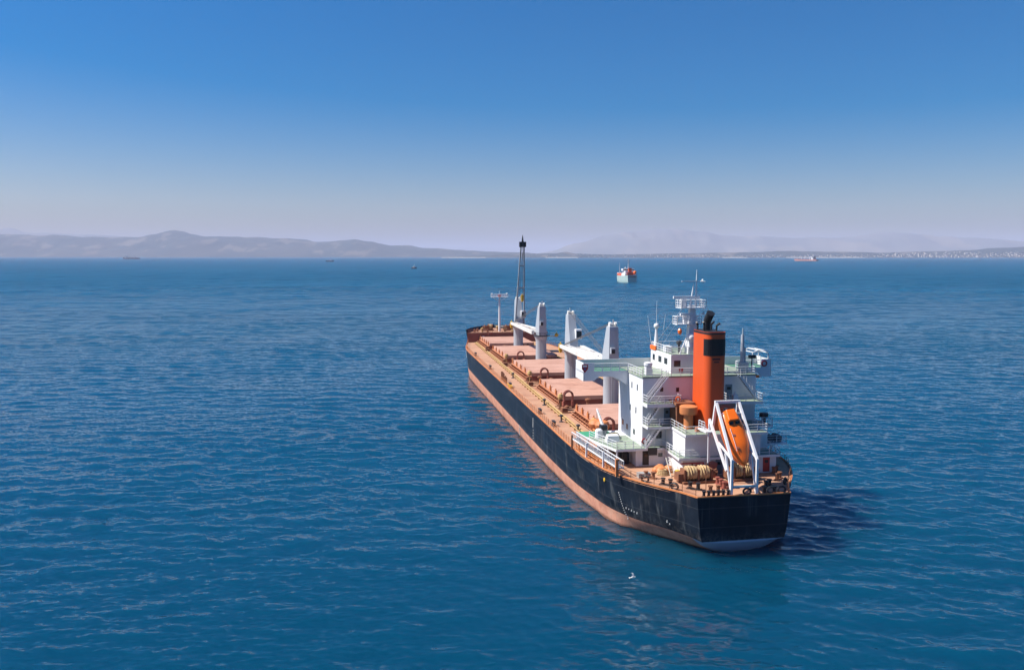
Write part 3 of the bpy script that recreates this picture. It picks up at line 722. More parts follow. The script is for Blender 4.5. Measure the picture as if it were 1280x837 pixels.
crane(120.5, -0.8, 1, True)
crane(88.0, -0.6, -1, True)
crane(57.0, -0.4, 1, True)
# ---------------------------------------------------------------- accommodation
ZA, ZB, ZC, ZD_ = 9.85, 13.0, 16.05, 19.5
AX0, AX1, AY0, AY1 = 16.5, 27.4, -9.2, 7.3
mb = MB(); mb.box(AX0, AX1, AY0, AY1, ZA-0.1, ZD_-0.2)
acc = mb.build('accommodation_block', M_WHITE, ship)
mb = MB(); mb.box(AX0-0.12, AX1+0.12, AY0-0.12, AY1+0.12, ZD_-0.2, ZD_); mb.build('bridge_deck', M_GREEN, acc)
def win(par, p0, p1, mat=M_GLASS, name='window'):
    mb = MB(); mb.box(*sorted((p0[0],p1[0])), *sorted((p0[1],p1[1])), *sorted((p0[2],p1[2]))); return mb.build(name, mat, par)
for x, z in ((21.2,17.7),(18.8,17.7),(21.8,14.4),(19.3,14.4)):
    win(acc, (x-0.17,AY1-0.05,z-0.42), (x+0.17,AY1+0.03,z+0.42))
for x, z in ((23.2,11.3),(20.0,11.2),(25.2,11.6)):
    win(acc, (x-0.33,AY1-0.05,z-0.38), (x+0.33,AY1+0.03,z+0.38))
for y, z in ((2.3,17.6),(4.6,17.7)): win(acc, (AX0-0.03,y-0.22,z-0.3), (AX0+0.05,y+0.22,z+0.3))
win(acc, (AX0-0.03,4.5,10.9), (AX0+0.05,5.3,11.9)); win(acc, (AX0-0.03,3.2,11.0), (AX0+0.05,3.7,11.7), M_GREY)
def door(par, x, y, z, m=M_DOOR, w=0.85):
    mb = MB(); mb.box(x-0.05,x+0.05,y-w/2,y+w/2,z+0.15,z+2.1); d = mb.build('door', m, par)
    mb = MB(); mb.box(x-0.07,x-0.045,y-w/2+0.22,y+w/2-0.22,z+1.35,z+1.75); mb.build('door_window', M_GLASS, par)
door(acc, AX0, 3.8, ZB); door(acc, AX0, -5.2, ZC, M_DOOR, 1.0)
# upper walkways on the after side
def slab(name, pts, z, th, top=M_GREEN, par=acc):
    mb = MB(); mb.prism(pts, z-th, z-0.02); o = mb.build(name, M_WHITE, par)
    c = Vector((sum(p[0] for p in pts)/len(pts), sum(p[1] for p in pts)/len(pts)))
    mb = MB(); mb.prism([((p[0]-c.x)*0.985+c.x, (p[1]-c.y)*0.985+c.y) for p in pts], z-0.04, z)
    mb.build(name+'_paint', top, par); return o
slab('walkway', [(14.5,2.4),(14.5,7.35),(16.47,7.35),(16.47,2.4)], ZC, 0.5)
slab('walkway', [(14.2,-9.3),(14.2,-4.2),(16.47,-4.2),(16.47,-9.3)], ZC, 0.4)
slab('upper_deck', [(8.5,-7.2),(8.5,4.2),(14.2,4.0),(14.2,7.35),(16.47,7.35),(16.47,-10.0),(12.6,-10.0),(12.6,-7.2)], ZB, 0.32)
def rails(name, pts, par, m=M_WHITE, h=1.05): mb = MB(); mb.rail(pts, h, 1.35, 0.028, 3, 0.045); return mb.build(name, m, par)
rails('railing', [(16.4,7.25,ZC),(14.6,7.25,ZC),(14.6,2.5,ZC),(16.4,2.5,ZC)], acc)
rails('railing', [(16.4,-4.3,ZC),(14.3,-4.3,ZC),(14.3,-9.2,ZC),(16.4,-9.2,ZC)], acc)
rails('railing', [(16.4,7.25,ZB),(14.3,7.25,ZB),(14.3,4.05,ZB),(8.6,4.15,ZB),(8.6,1.4,ZB)], acc)
rails('railing', [(8.6,-3.0,ZB),(8.6,-7.1,ZB),(12.7,-7.1,ZB),(12.7,-9.9,ZB),(16.4,-9.9,ZB)], acc)
rails('railing', [(22.8,7.35,ZD_),(16.55,7.35,ZD_),(16.55,-9.1,ZD_),(22.8,-9.1,ZD_)], acc)
def stair(par, x, y0, z0, y1, z1, w=0.75):
    mb = MB(); dy = (y1-y0); L = math.hypot(dy, z1-z0)
    for xx in (x-w/2, x+w/2):
        mb.beam((xx,y0,z0),(xx,y1,z1),0.06,0.24)
        mb.tube((xx,y0,z0+0.95),(xx,y1,z1+0.95),0.035,n=5)
        for q in range(4): u = q/3; mb.tube((xx,y0+dy*u,z0+(z1-z0)*u),(xx,y0+dy*u,z0+(z1-z0)*u+0.95),0.03,n=5)
    o = mb.build('stairway', M_WHITE, par)
    mb = MB(); n_ = int(L/0.3)
    for q in range(1,n_):
        u = q/n_; mb.box(x-w/2+0.03,x+w/2-0.03,y0+dy*u-0.12,y0+dy*u+0.12,z0+(z1-z0)*u-0.02,z0+(z1-z0)*u+0.03)
    mb.build('stair_tread', M_DARK, par)
stair(acc, 15.5, 7.0, ZC, 4.2, ZD_); stair(acc, 15.5, 7.0, ZB, 5.0, ZC); stair(acc, 15.4, 7.2, ZA, 4.9, ZB)
stair(acc, 15.4, -8.9, ZC, -6.2, ZD_); stair(acc, 13.6, -9.6, ZA, -7.6, ZB)
for y, z, m in ((3.0,ZC+0.55,M_BOAT),(7.0,ZA+0.75,M_RED)):
    mb = MB(); pr = None
    for q in range(13):
        t = 2*math.pi*q/12; p = (14.52 if z > 12 else 16.4, y+0.34*math.cos(t), z+0.34*math.sin(t))
        if pr: mb.tube(pr, p, 0.08, n=6)
        pr = p
    mb.build('lifebuoy', m, acc)
# ---- casing and lower house
mb = MB(); mb.box(9.4, 16.47, -6.6, 3.9, ZA-0.05, ZB-0.32); cas = mb.build('engine_casing', M_WHITE, ship)
mb = MB(); mb.box(9.6, 15.8, -9.0, 4.1, 7.2, ZA-0.3); mb.box(15.8, 28.4, -9.4, 8.4, 7.2, ZA-0.3)
low = mb.build('deck_house', M_WHITE, ship)
adk = [(27.6,13.7),(21.5,12.9),(15.2,11.4),(15.2,4.5),(8.9,4.9),(8.9,-9.2),(15.2,-9.2),(15.2,-11.6),(21.5,-12.9),(27.6,-13.7)]
mb = MB(); mb.prism(adk, ZA-0.32, ZA-0.02); mb.build('boat_deck', M_WHITE, ship)
mb = MB(); mb.prism([(27.5,13.6),(23.9,13.2),(23.9,9.0),(27.5,9.0)], ZA-0.03, ZA+0.012); mb.build('deck_paint', M_GREEN2, ship)
mb = MB(); mb.prism([(23.85,13.15),(21.5,12.8),(15.3,11.3),(15.3,4.6),(9.0,4.8),(9.0,-9.1),(15.3,-9.1),(15.3,-11.5),(21.5,-12.8),(23.85,-13.1)], ZA-0.03, ZA+0.01); mb.build('deck_paint', M_GREEN, ship)
for x, y in ((27.2,13.4),(23.8,13.0),(20.5,12.4),(17.5,11.8),(15.4,11.2),(15.4,-11.3),(20,-12.3),(27,-13.4)):
    mb = MB(); mb.beam((x,y,zd(x)),(x,y,ZA-0.3),0.2); mb.build('deck_pillar', M_WHITE if x<27 else M_RUST, ship)
rails('railing', [(23.0,13.0,ZA),(21.5,12.75,ZA),(15.35,11.25,ZA),(15.35,7.8,ZA)], low)
rails('railing', [(15.35,4.7,ZA),(9.05,4.75,ZA),(9.05,-9.1,ZA),(12.8,-9.1,ZA)], low)
rails('railing', [(15.35,7.2,ZA),(15.35,4.7,ZA)], low)
door(low, 15.8, 7.0, 7.28, M_BLACK, 0.9); door(low, 9.6, -7.6, 7.28, M_RED, 0.95); door(low, 9.6, -4.6, 7.28, M_RED, 0.8); door(low, 9.6, -0.9, 7.28, M_DOOR, 0.9)
win(low, (15.75,4.6,8.5), (15.85,5.2,9.0)); win(low, (9.55,2.7,8.35), (9.65,2.9,9.0), M_DARK)
mb = MB(); mb.box(9.5,9.62,1.7,2.35,8.15,8.85); mb.build('hose_box', M_RED, low)
mb = MB(); mb.box(15.1,15.25,5.6,6.9,ZA-0.95,ZA+0.05); mb.build('notice_panel', M_BLACK, low)
mb = MB(); mb.path([(9.0,4.6,9.15),(9.0,1.5,9.15),(9.0,1.5,7.5)], 0.09); mb.build('hose_pipe', M_RED, low)
mb = MB(); mb.lathe((8.6,0.35,7.28),[(0.5,0),(0.5,1.5),(0.58,1.55),(0.58,1.9),(0.2,2.1)],14); mb.build('deck_vent', M_COAM, ship)
for z in (7.9,8.6): win(low, (9.5,3.85,z), (9.63,3.95,z+0.5), M_DARK, 'wall_light') if z < 8 else None
# stores below the boat deck
for x, y, c, h in ((26.2,10.4,M_RUST,1.2),(24.4,9.6,M_COAM,1.0),(22.2,10.0,M_RUST,1.4),(19.5,9.6,M_DARK,1.1),(17.6,9.3,M_BLACK,1.5)):
    mb = MB(); mb.lathe((x,y,zd(x)),[(0.5,0),(0.5,h),(0.3,h+0.1)],10); mb.build('deck_store', c, ship)
# white box and raft platform to starboard
mb = MB(); mb.box(12.6,14.6,-9.2,-7.2,ZA,ZA+2.0); mb.build('paint_locker', M_WHITE, ship)
mb = MB(); mb.box(13.0,15.6,-12.4,-9.25,10.15,10.35); rp = mb.build('raft_platform', M_WHITE, ship)
rails('platform_rail', [(13.1,-9.4,10.35),(13.1,-12.3,10.35),(15.5,-12.3,10.35)], rp)
mb = MB(); mb.lathe((13.6,-9.1,ZB),[(0.3,0),(0.3,0.9),(0.62,1.0),(0.62,1.5),(0.4,1.55)],14); mb.build('mushroom_vent', M_BLACK, ship)
mb = MB(); mb.tube((13.2,-4.6,ZB),(13.2,-4.6,17.0),0.22); mb.box(12.9,13.5,-4.9,-4.3,16.1,17.2); mb.tube((13.2,-4.6,17.2),(13.2,-4.6,17.7),0.15); mb.build('vent_post', M_WHITE, ship)

# ---- bridge wings
def wing(s, ya, yb):
    """ya at the house, yb at the tip"""
    x0, x1 = 22.9, 27.2; z = ZD_
    lo, hi = sorted((ya, yb))
    mb = MB(); mb.box(x0, x1, lo, hi, z-0.22, z-0.02); o = mb.build('bridge_wing', M_WHITE, ship)
    mb = MB(); mb.box(x0+0.15, x1-0.1, min(ya,yb-s*0.2), max(ya,yb-s*0.2), z-0.03, z); mb.build('wing_deck', plain('dark green wing paint', (0.07,0.21,0.14), 0.7), o)
    # arched skirt on the after and forward sides
    for xa in (x0-0.06, x1-0.06):
        mb = MB(); N = 12; top = []; bot = []
        for i in range(N+1):
            u = i/N; y = ya+(yb-s*1.5-ya)*u
            bz = z-0.75-1.5*max(0,1-u/0.55)**1.6-0.65*max(0,(u-0.82)/0.18)**1.5
            top.append((y,z+0.02)); bot.append((y,bz))
        for i in range(N):
            q = [(bot[i][0],bot[i][1]),(bot[i+1][0],bot[i+1][1]),(top[i+1][0],top[i+1][1]),(top[i][0],top[i][1])]
            mb.hexa([(xa,p[0],p[1]) for p in q], [(xa+0.12,p[0],p[1]) for p in q])
        mb.build('wing_skirt', M_WHITE, o)
    yt = yb-s*1.55
    mb = MB(); mb.box(x0-0.08, x0+0.06, min(yt,yb), max(yt,yb), z-1.35, z+1.25)
    mb.box(x0-0.08, x1+0.06, min(yb,yb-s*0.12), max(yb,yb-s*0.12), z-1.35, z+1.25); mb.build('wing_end', M_WHITE, o)
    mb = MB(); mb.box(x1-0.06, x1+0.06, lo, hi, z, z+1.2)
    mb.build('wing_bulwark', M_WHITE, o)
    mb = MB(); mb.rail([(x0+0.05, ya, z),(x0+0.05, yt, z)], 1.1, 1.2, 0.05, 3, 0.07); mb.build('wing_rail', M_WHITE, o)
    return o
pw = wing(1, 7.35, 14.0); sw = wing(-1, -9.25, -14.7)
mb = MB(); mb.box(27.3,27.42,-9.2,7.3,ZD_,ZD_+1.25); mb.build('front_bulwark', M_WHITE, acc)
# emblem on the after side of the port wing end
mb = MB(); xe = 22.77
mb.plate([(xe,14.25,20.55),(xe,13.35,20.55),(xe,13.35,19.9),(xe,13.8,19.35),(xe,14.25,19.9)], 0.03); em = mb.build('wing_emblem', M_RED, pw)
mb = MB(); mb.plate([(xe-0.035,14.1,20.42),(xe-0.035,13.5,20.42),(xe-0.035,13.5,20.2),(xe-0.035,14.1,20.2)], 0.02); mb.build('emblem_band', M_WHITE, pw)
mb = MB(); mb.plate([(xe-0.035,14.0,20.05),(xe-0.035,13.6,20.05),(xe-0.035,13.8,19.6)], 0.02); mb.build('emblem_point', plain('emblem blue', (0.06,0.10,0.28)), pw)
# starboard wing canopy frame and lifebuoy
mb = MB(); z = ZD_+1.2
for xx in (22.9, 26.0):
    mb.path([(xx,-11.7,z),(xx,-11.8,z+1.05),(xx,-12.6,z+1.35),(xx,-13.6,z+1.3),(xx,-14.25,z+0.95),(xx,-14.25,z)], 0.08)
mb.tube((22.9,-12.6,z+1.35),(26,-12.6,z+1.35),0.07); mb.tube((22.9,-13.6,z+1.3),(26,-13.6,z+1.3),0.07); mb.tube((22.9,-11.8,z+1.05),(26,-11.8,z+1.05),0.07); mb.tube((22.9,-14.25,z+0.95),(26,-14.25,z+0.95),0.07)
mb.build('canopy_frame', M_WHITE, sw)
mb = MB(); pr = None
for q in range(13):
    t = 2*math.pi*q/12; p = (22.74, -13.6+0.38*math.cos(t), 20.1+0.38*math.sin(t))
    if pr: mb.tube(pr, p, 0.1, n=6)
    pr = p
mb.build('lifebuoy', M_RED, sw)
mb = MB(); mb.lathe((22.8,-12.6,18.0),[(0.2,0),(0.28,0.1),(0.28,0.35),(0.1,0.4)],10); mb.build('smoke_float', M_BOAT, sw)
mb = MB(); mb.box(17.5,18.3,7.7-2.0,7.7-1.2,ZD_,ZD_+1.4); mb.lathe((17.9,6.1,ZD_+1.4),[(0.6,0),(0.6,0.35),(0.3,0.45)],14); mb.build('searchlight', M_WHITE, acc)

# ---- wheelhouse
WX0, WX1, WY0, WY1, WZ = 18.7, 27.1, -3.2, 2.5, 22.15
mb = MB(); mb.box(WX0,WX1,WY0,WY1,ZD_,WZ); wh = mb.build('wheelhouse', M_WHITE, ship, bevel=0.05)
for x, w in ((25.7,0.7),(23.1,1.0),(20.7,1.0)): win(wh, (x-w*0.62,WY1-0.04,20.65), (x+w*0.62,WY1+0.03,21.5))
win(wh, (WX0-0.03,1.1,20.5), (WX0+0.05,2.05,21.35)); win(wh, (WX1-0.04,WY0+0.3,20.6), (WX1+0.03,WY1-0.3,21.6))
mb = MB(); mb.box(WX0-0.1,WX0+0.0,0.7,1.3,19.75,20.2); mb.build('hose_box', M_RED, wh)
mb = MB(); mb.box(WX0+0.05,WX1-0.05,WY0+0.05,WY1-0.05,WZ,WZ+0.03); mb.build('roof_deck', M_GREEN, wh)
mb = MB(); mb.rail([(WX0+0.1,WY0+0.1,WZ),(WX0+0.1,WY1-0.1,WZ),(WX1-0.1,WY1-0.1,WZ),(WX1-0.1,WY0+0.1,WZ),(WX0+0.1,WY0+0.1,WZ)],1.05,1.35,0.03,3,0.045); mb.build('roof_railing', M_WHITE, wh)
mb = MB(); mb.box(24.8,27.1,WY1-0.06,WY1+0.12,WZ+0.0,WZ+0.62); mb.build('wind_screen', M_BOAT, wh)
mb = MB(); mb.box(21.4,22.8,1.3,2.2,WZ+0.03,WZ+0.95); mb.build('battery_box', M_WHITE, wh)
mb = MB(); mb.lathe((20.6,0.6,WZ),[(0.15,0),(0.15,1.2),(0.42,1.3),(0.42,1.7),(0.15,1.85)],10); mb.build('compass_stand', M_DARK, wh)
# port aerial post with dome
mb = MB(); mb.lathe((25.6,2.2,WZ),[(0.42,0),(0.34,1.0),(0.2,2.6),(0.18,3.1)],10); ap = mb.build('aerial_post', M_WHITE, ship)
mb = MB(); mb.ball((25.6,2.2,WZ+3.5),0.42,12,8); mb.build('satellite_dome', M_WHITE, ap, smooth=True)
mb = MB(); mb.tube((25.6,2.2,WZ+3.8),(25.6,2.2,WZ+7.2),0.04,0.02,6); mb.tube((25.9,2.9,WZ+1),(26.1,3.4,WZ+5.0),0.03,0.015,5); mb.tube((25.3,1.5,WZ+1),(25.2,1.0,WZ+5.2),0.03,0.015,5); mb.tube((25.9,2.9,WZ+1),(25.3,1.5,WZ+1),0.04); mb.build('whip_aerial', M_WHITE, ap)

# ---- radar mast
MX, MY = 20.0, -1.0
mb = MB(); mb.hexa([(MX-0.7,MY-0.75,WZ),(MX+0.7,MY-0.75,WZ),(MX+0.7,MY+0.75,WZ),(MX-0.7,MY+0.75,WZ)],[(MX-0.35,MY-0.35,29),(MX+0.35,MY-0.35,29),(MX+0.35,MY+0.35,29),(MX-0.35,MY+0.35,29)])
mb.tube((MX,MY-0.55,29),(MX,MY-0.6,33.4),0.17,0.08); mb.tube((MX,MY+0.3,29),(MX,MY-0.2,32.0),0.13,0.08)
mb.tube((MX,MY+1.7,WZ),(MX,MY+0.5,25.0),0.1)
rm = mb.build('radar_mast', M_WHITE, ship)
def plat(z, y0, y1, d=1.1):
    mb = MB(); mb.box(MX-d,MX+d,y0,y1,z,z+0.14); mb.rail([(MX-d,y0,z),(MX-d,y1,z),(MX+d,y1,z),(MX+d,y0,z),(MX-d,y0,z)],1.15,0.75,0.04,3,0.055); mb.build('mast_platform', M_WHITE, rm)
plat(28.6,-2.6,1.0); plat(26.3,-2.1,1.5,0.9)
mb = MB(); mb.box(MX-0.15,MX+0.15,-2.1,1.8,29.95,30.3); mb.box(MX-0.3,MX+0.3,0.0,0.6,28.7,29.95); mb.build('radar_scanner', M_WHITE, rm)
mb = MB(); mb.box(MX-0.6,MX-0.2,-0.9,0.9,27.6,27.9); mb.box(MX-0.5,MX+0.0,-0.1,0.4,26.4,27.6); mb.build('radar_scanner', M_WHITE, rm)
mb = MB(); mb.box(MX-0.08,MX+0.08,-2.1,0.6,32.3,32.45); mb.tube((MX,-1.6,33),(MX,-1.6,34.0),0.06); mb.build('mast_yard', M_WHITE, rm)
mb = MB(); mb.ball((MX-0.9,-0.6,24.5),0.62,14,9); mb.lathe((MX-0.9,-0.6,23.2),[(0.3,0),(0.3,0.8),(0.55,0.9)],10); mb.build('satellite_dome', M_WHITE, rm, smooth=True)
mb = MB(); mb.ball((MX-0.9,1.1,25.4),0.3,10,6,1.5); mb.build('signal_shape', M_BOAT, rm)
mb = MB(); mb.tube((MX,1.4,26.3),(23,2.2,WZ+1),0.025,n=4); mb.tube((MX,0.4,28.6),(25.5,2.2,WZ+1.2),0.025,n=4); mb.tube((MX,-2.3,29),(17.0,-4.5,ZD_),0.025,n=4); mb.build('mast_stay', M_WHITE, rm)
# starboard signal mast
mb = MB(); mb.tube((18.2,-7.9,ZD_),(18.2,-7.9,24.9),0.32,0.24,10); mb.tube((18.2,-7.9,24.9),(18.2,-7.9,25.8),0.08); mb.tube((18.6,-8.5,ZD_),(18.6,-8.5,23.0),0.12); mb.box(17.8,18.6,-8.7,-7.5,ZD_,ZD_+1.5)
sm = mb.build('signal_mast', M_CRANE, ship)
mb = MB(); mb.box(18.0,18.6,-9.9,-9.0,21.5,21.95); mb.tube((18.3,-9.4,ZD_),(18.3,-9.4,21.5),0.07); mb.build('loud_hailer', M_BLACK, sm)

# ---- funnel
FX0, FX1, FY0, FY1, FZ1 = 10.5, 15.7, -2.15, 0.75, 26.0
mb = MB(); r_ = 0.95; pts = []
for cx_, cy_, a0 in ((FX1-r_,FY1-r_,0),(FX0+r_,FY1-r_,90),(FX0+r_,FY0+r_,180),(FX1-r_,FY0+r_,270)):
    for q in range(7): a = R(a0+15*q); pts.append((cx_+r_*math.cos(a), cy_+r_*math.sin(a)))
mb.prism(pts, ZB-0.02, FZ1); fun = mb.build('funnel', M_FUNNEL, ship, smooth=True)
mb = MB(); mb.prism([((p[0]-13.1)*0.93+13.1,(p[1]+0.7)*0.9-0.7) for p in pts], FZ1-0.05, FZ1+0.06); mb.build('funnel_cap', M_BLACK, fun)
mb = MB(); mb.prism([((p[0]-13.1)*1.012+13.1,(p[1]+0.7)*1.02-0.7) for p in pts], FZ1-0.28, FZ1-0.02); mb.build('funnel_rim', M_BLACK, fun)
mb = MB(); band = sorted([p for p in pts if p[0] < FX0+r_+0.02], key=lambda p: p[1])
for p, q in zip(band, band[1:]):
    nx, ny = (q[1]-p[1]), -(q[0]-p[0]); l_ = math.hypot(nx, ny); nx, ny = -nx/l_, -ny/l_
    for k_ in range(15):
        z = 22.9+k_*0.147; mb.hexa([(p[0]+nx*0.02,p[1]+ny*0.02,z),(q[0]+nx*0.02,q[1]+ny*0.02,z),(q[0]-nx*0.05,q[1]-ny*0.05,z),(p[0]-nx*0.05,p[1]-ny*0.05,z)],
                                   [(p[0]+nx*0.06,p[1]+ny*0.06,z+0.12),(q[0]+nx*0.06,q[1]+ny*0.06,z+0.12),(q[0]-nx*0.05,q[1]-ny*0.05,z+0.12),(p[0]-nx*0.05,p[1]-ny*0.05,z+0.12)])
    mb.hexa([(p[0]+nx*0.015,p[1]+ny*0.015,22.9),(q[0]+nx*0.015,q[1]+ny*0.015,22.9),(q[0]-nx*0.05,q[1]-ny*0.05,22.9),(p[0]-nx*0.05,p[1]-ny*0.05,22.9)],
            [(p[0]+nx*0.015,p[1]+ny*0.015,25.1),(q[0]+nx*0.015,q[1]+ny*0.015,25.1),(q[0]-nx*0.05,q[1]-ny*0.05,25.1),(p[0]-nx*0.05,p[1]-ny*0.05,25.1)])
mb.build('funnel_louvre', M_BLACK, fun)
mb = MB(); mb.box(FX0-0.03,FX0+0.02,-1.15,-0.1,22.35,22.6); mb.box(FX0-0.03,FX0+0.02,-1.0,-0.3,22.0,22.18); mb.build('funnel_plate', plain('dark red marking', (0.10,0.012,0.01)), fun)
mb = MB(); mb.tube((13.6,-0.5,FZ1),(13.4,-0.5,27.3),0.5,0.5,14); mb.tube((13.4,-0.5,27.3),(12.6,-0.62,28.4),0.52,0.56,14); mb.build('exhaust_pipe', M_BLACK, fun)
for x, y, h, l in ((12.6,0.25,0.9,0.5),(14.6,0.35,0.7,0.5),(12.2,-1.3,0.75,-0.6),(14.3,-1.5,0.8,-0.4)):
    mb = MB(); mb.tube((x,y,FZ1),(x,y,FZ1+h),0.13,n=8); mb.tube((x,y,FZ1+h),(x-0.3,y+l*0.6,FZ1+h+0.35),0.15,n=8); mb.build('exhaust_pipe', M_BLACK, fun)
mb = MB(); mb.box(13.8,16.4,0.95,3.4,ZB,16.0); mb.box(13.6,16.44,0.9,3.6,15.9,16.25); mb.build('fan_house', M_RUST, ship)
mb = MB(); mb.lathe((12.4,2.3,ZB),[(0.62,0),(0.62,1.9),(1.15,2.0),(1.2,2.2),(1.2,3.0),(1.05,3.1)],20); mb.build('fan_vent', M_ORUST, ship, smooth=True)
mb = MB(); mb.lathe((10.2,1.9,ZB),[(0.35,0),(0.35,0.6),(0.2,0.65)],10); mb.build('deck_vent', M_ORUST, ship)
# ---- provision crane and boat-deck stores
mb = MB(); mb.lathe((24.2,10.6,ZA),[(0.6,0),(0.5,0.15),(0.45,0.7),(0.6,0.75),(0.6,0.9)],12); pc = mb.build('provision_crane', M_CRANE, ship)
mb = MB(); mb.box(23.6,24.8,10.15,11.05,ZA+0.9,ZA+1.6); mb.build('crane_machinery', M_BLACK, pc)
mb = MB(); mb.beam((24.3,10.6,ZA+1.3),(28.6,10.3,ZA+3.1),0.34,0.46,0.22,0.28); mb.build('crane_arm', M_WHITE, pc)
mb = MB(); mb.tube((28.6,10.3,ZA+3.1),(28.6,10.3,ZA+1.5),0.04); mb.tube((24.2,10.6,ZA+1.6),(28.4,10.3,ZA+3.2),0.035,n=5); mb.build('crane_wire', M_WIRE, pc)
for x, y, m, r2 in ((23.0,11.6,M_WHITE,0.55),(26.0,9.9,M_GREY,0.5)):
    mb = MB(); mb.lathe((x,y,ZA),[(r2,0),(r2,1.1),(r2*0.6,1.3)],12); mb.build('deck_vent', m, ship)
for x, y, h in ((31.5,8.6,1.7),(34.0,8.9,1.4)):
    mb = MB(); mb.lathe((x,y,zd(x)),[(0.7,0),(0.7,h),(1.05,h+0.3),(1.2,h+0.9),(0.9,h+1.4),(0.3,h+1.6)],14); mb.build('cowl_vent', M_ORUST, ship, smooth=True)
mb = MB(); mb.path([(29.0,9.5,zd(29)+0.3),(29.5,9.5,zd(29)+1.6),(33,9.6,zd(29)+1.6)],0.14); mb.path([(28.8,10.2,zd(29)),(28.8,10.2,zd(29)+1.8),(30.8,10.2,zd(29)+1.8),(30.8,10.2,zd(29))],0.1); mb.build('fuel_pipe', M_ORUST, ship)
# ---- accommodation ladder stowed along the port side
def side(x): return hullw(x)+0.05
mb = MB(); P0 = Vector((27.4, side(27.4)-0.6, 8.95)); P1 = Vector((11.0, side(11.0)-0.35, 8.35))
dl = P1-P0; nrm = Vector((dl.y,-dl.x,0)).normalized()
for off in (0.0, 0.75):
    for hz in (0.0, 0.95): mb.beam(P0+nrm*off+Vector((0,0,hz)), P1+nrm*off+Vector((0,0,hz)), 0.1, 0.2 if hz == 0 else 0.1)
    for q in range(31):
        p = P0.lerp(P1, q/30)+nrm*off; mb.beam(p, p+Vector((0,0,0.95)), 0.06)
    al = None
al = mb.build('accommodation_ladder', M_WHITE, ship)
mb = MB()
for q in range(46):
    p = P0.lerp(P1, (q+0.5)/46); mb.beam(p+nrm*0.02, p+nrm*0.73, 0.26, 0.05)
mb.build('ladder_tread', M_GREY, al)
for u, m in ((0.02,M_RUST),(0.36,M_WHITE),(0.72,M_WHITE),(0.985,M_ORUST)):
    p = P0.lerp(P1,u)+nrm*0.85; mb = MB(); mb.beam((p.x,p.y,zd(p.x)),(p.x,p.y,ZA-0.33 if u < 0.7 else 9.6),0.24 if u < 0.9 else 0.4); mb.build('ladder_davit', m, ship)
mb = MB()
for q in range(12):
    a = P0.lerp(P1, 0.08+q*0.072)+nrm*0.3; c = P0.lerp(P1, 0.08+(q+0.7)*0.072)+nrm*0.3
    mb.beam((a.x,a.y,zd(a.x)+0.05),(c.x,c.y,8.3+0.03*(11-q)),0.09); mb.beam((c.x,c.y,zd(c.x)+0.05),(a.x,a.y,8.3+0.03*(11-q)),0.09)
mb.build('ladder_support', M_ORUST, ship)
edge_rail([12,14.6,17,20,25,28], 1, M_ORUST)
mb = MB(); mb.tube((12,11.7,zd(12)+0.5),(20,13.3,zd(20)+0.5),0.09); mb.tube((20,13.3,zd(20)+0.5),(27.5,13.9,zd(27)+0.5),0.09); mb.build('side_pipe', M_ORUST, ship)

# ---------------------------------------------------------------- after deck
def winch(x, y, w):
    z = zd(x); mb = MB(); mb.box(x-1.1,x+1.2,y-w/2-0.6,y+w/2+0.6,z,z+0.3)
    for q in (-w/2-0.25, 0, w/2+0.25): mb.box(x-0.75,x+0.75,y+q-0.14,y+q+0.14,z+0.2,z+1.75)
    mb.box(x-0.6,x+0.9,y+w/2+0.3,y+w/2+1.1,z+0.3,z+1.25); mb.lathe((x,y-w/2-1.2,z+1.2),[(0.2,0),(0.42,0.05),(0.3,0.3),(0.42,0.7),(0.2,0.75)],12,'y')
    wn = mb.build('mooring_winch', M_RUST, ship)
    for a, c in ((-w/2,-0.15),(0.15,w/2)):
        mb = MB(); L = c-a; prof = [(0.5,0)]
        for q in range(12): prof.append((0.88+0.11*math.sin(q*2.9+y)*math.cos(q*1.3), L*(0.04+0.92*q/11)))
        prof.append((0.5,L)); mb.lathe((x,y+a,z+1.2),prof,16,'y'); mb.build('rope_drum', M_ROPE, wn, smooth=True)
winch(6.9, 3.3, 3.1); winch(7.0, -2.9, 2.2)
# free-fall lifeboat davit at the stern
dv = None
mb = MB(); z = zd(0)
KN = {}
for s, y in ((1,1.55),(-1,-1.7)):
    mb.beam((0.35,y,z),(0.35,y,11.6),0.28,0.28); mb.beam((0.35,y,11.4),(5.6,y*0.92,17.7),0.28,0.32)
    mb.beam((0.5,y*0.98,z+0.3),(2.2,y*1.02,12.0),0.2,0.2)
    mb.beam((5.6,y*0.92,17.7),(6.8,y*0.92,ZB),0.3,0.3); mb.beam((0.35,y,11.6),(4.9,y,ZB),0.2,0.2)
mb.beam((5.6,1.6,17.7),(5.6,-1.75,17.7),0.36,0.36); mb.beam((4.6,1.5,16.4),(4.6,-1.6,16.4),0.16,0.16)
dv = mb.build('lifeboat_davit', M_WHITE, ship)
mb = MB()
for y in (0.8,-0.95):
    mb.beam((1.5,y+ (0.9 if y>0 else -0.7),10.0),(6.9,y+(0.9 if y > 0 else -0.7),15.3),0.26,0.3); mb.beam((6.9,y+(0.9 if y>0 else -0.7),15.3),(6.9,y+(0.9 if y>0 else -0.7),ZA),0.22,0.22)
mb.build('launch_ramp', M_WHITE, dv)
mb = MB(); mb.beam((0.35,1.5,z+1.05),(0.35,-1.6,z+1.05),0.2,0.24); mb.build('tie_beam', plain('pale blue paint', (0.30,0.52,0.60)), dv)
mb = MB(); mb.box(5.3,5.9,-1.0,0.9,17.0,17.5); mb.lathe((5.6,-0.4,16.6),[(0.3,0),(0.3,0.5)],10); mb.tube((5.5,0.5,17.2),(4.9,0.3,15.9),0.06); mb.tube((5.5,-0.7,17.2),(4.9,-0.6,15.9),0.06); mb.build('hoist_gear', M_DARK, dv)
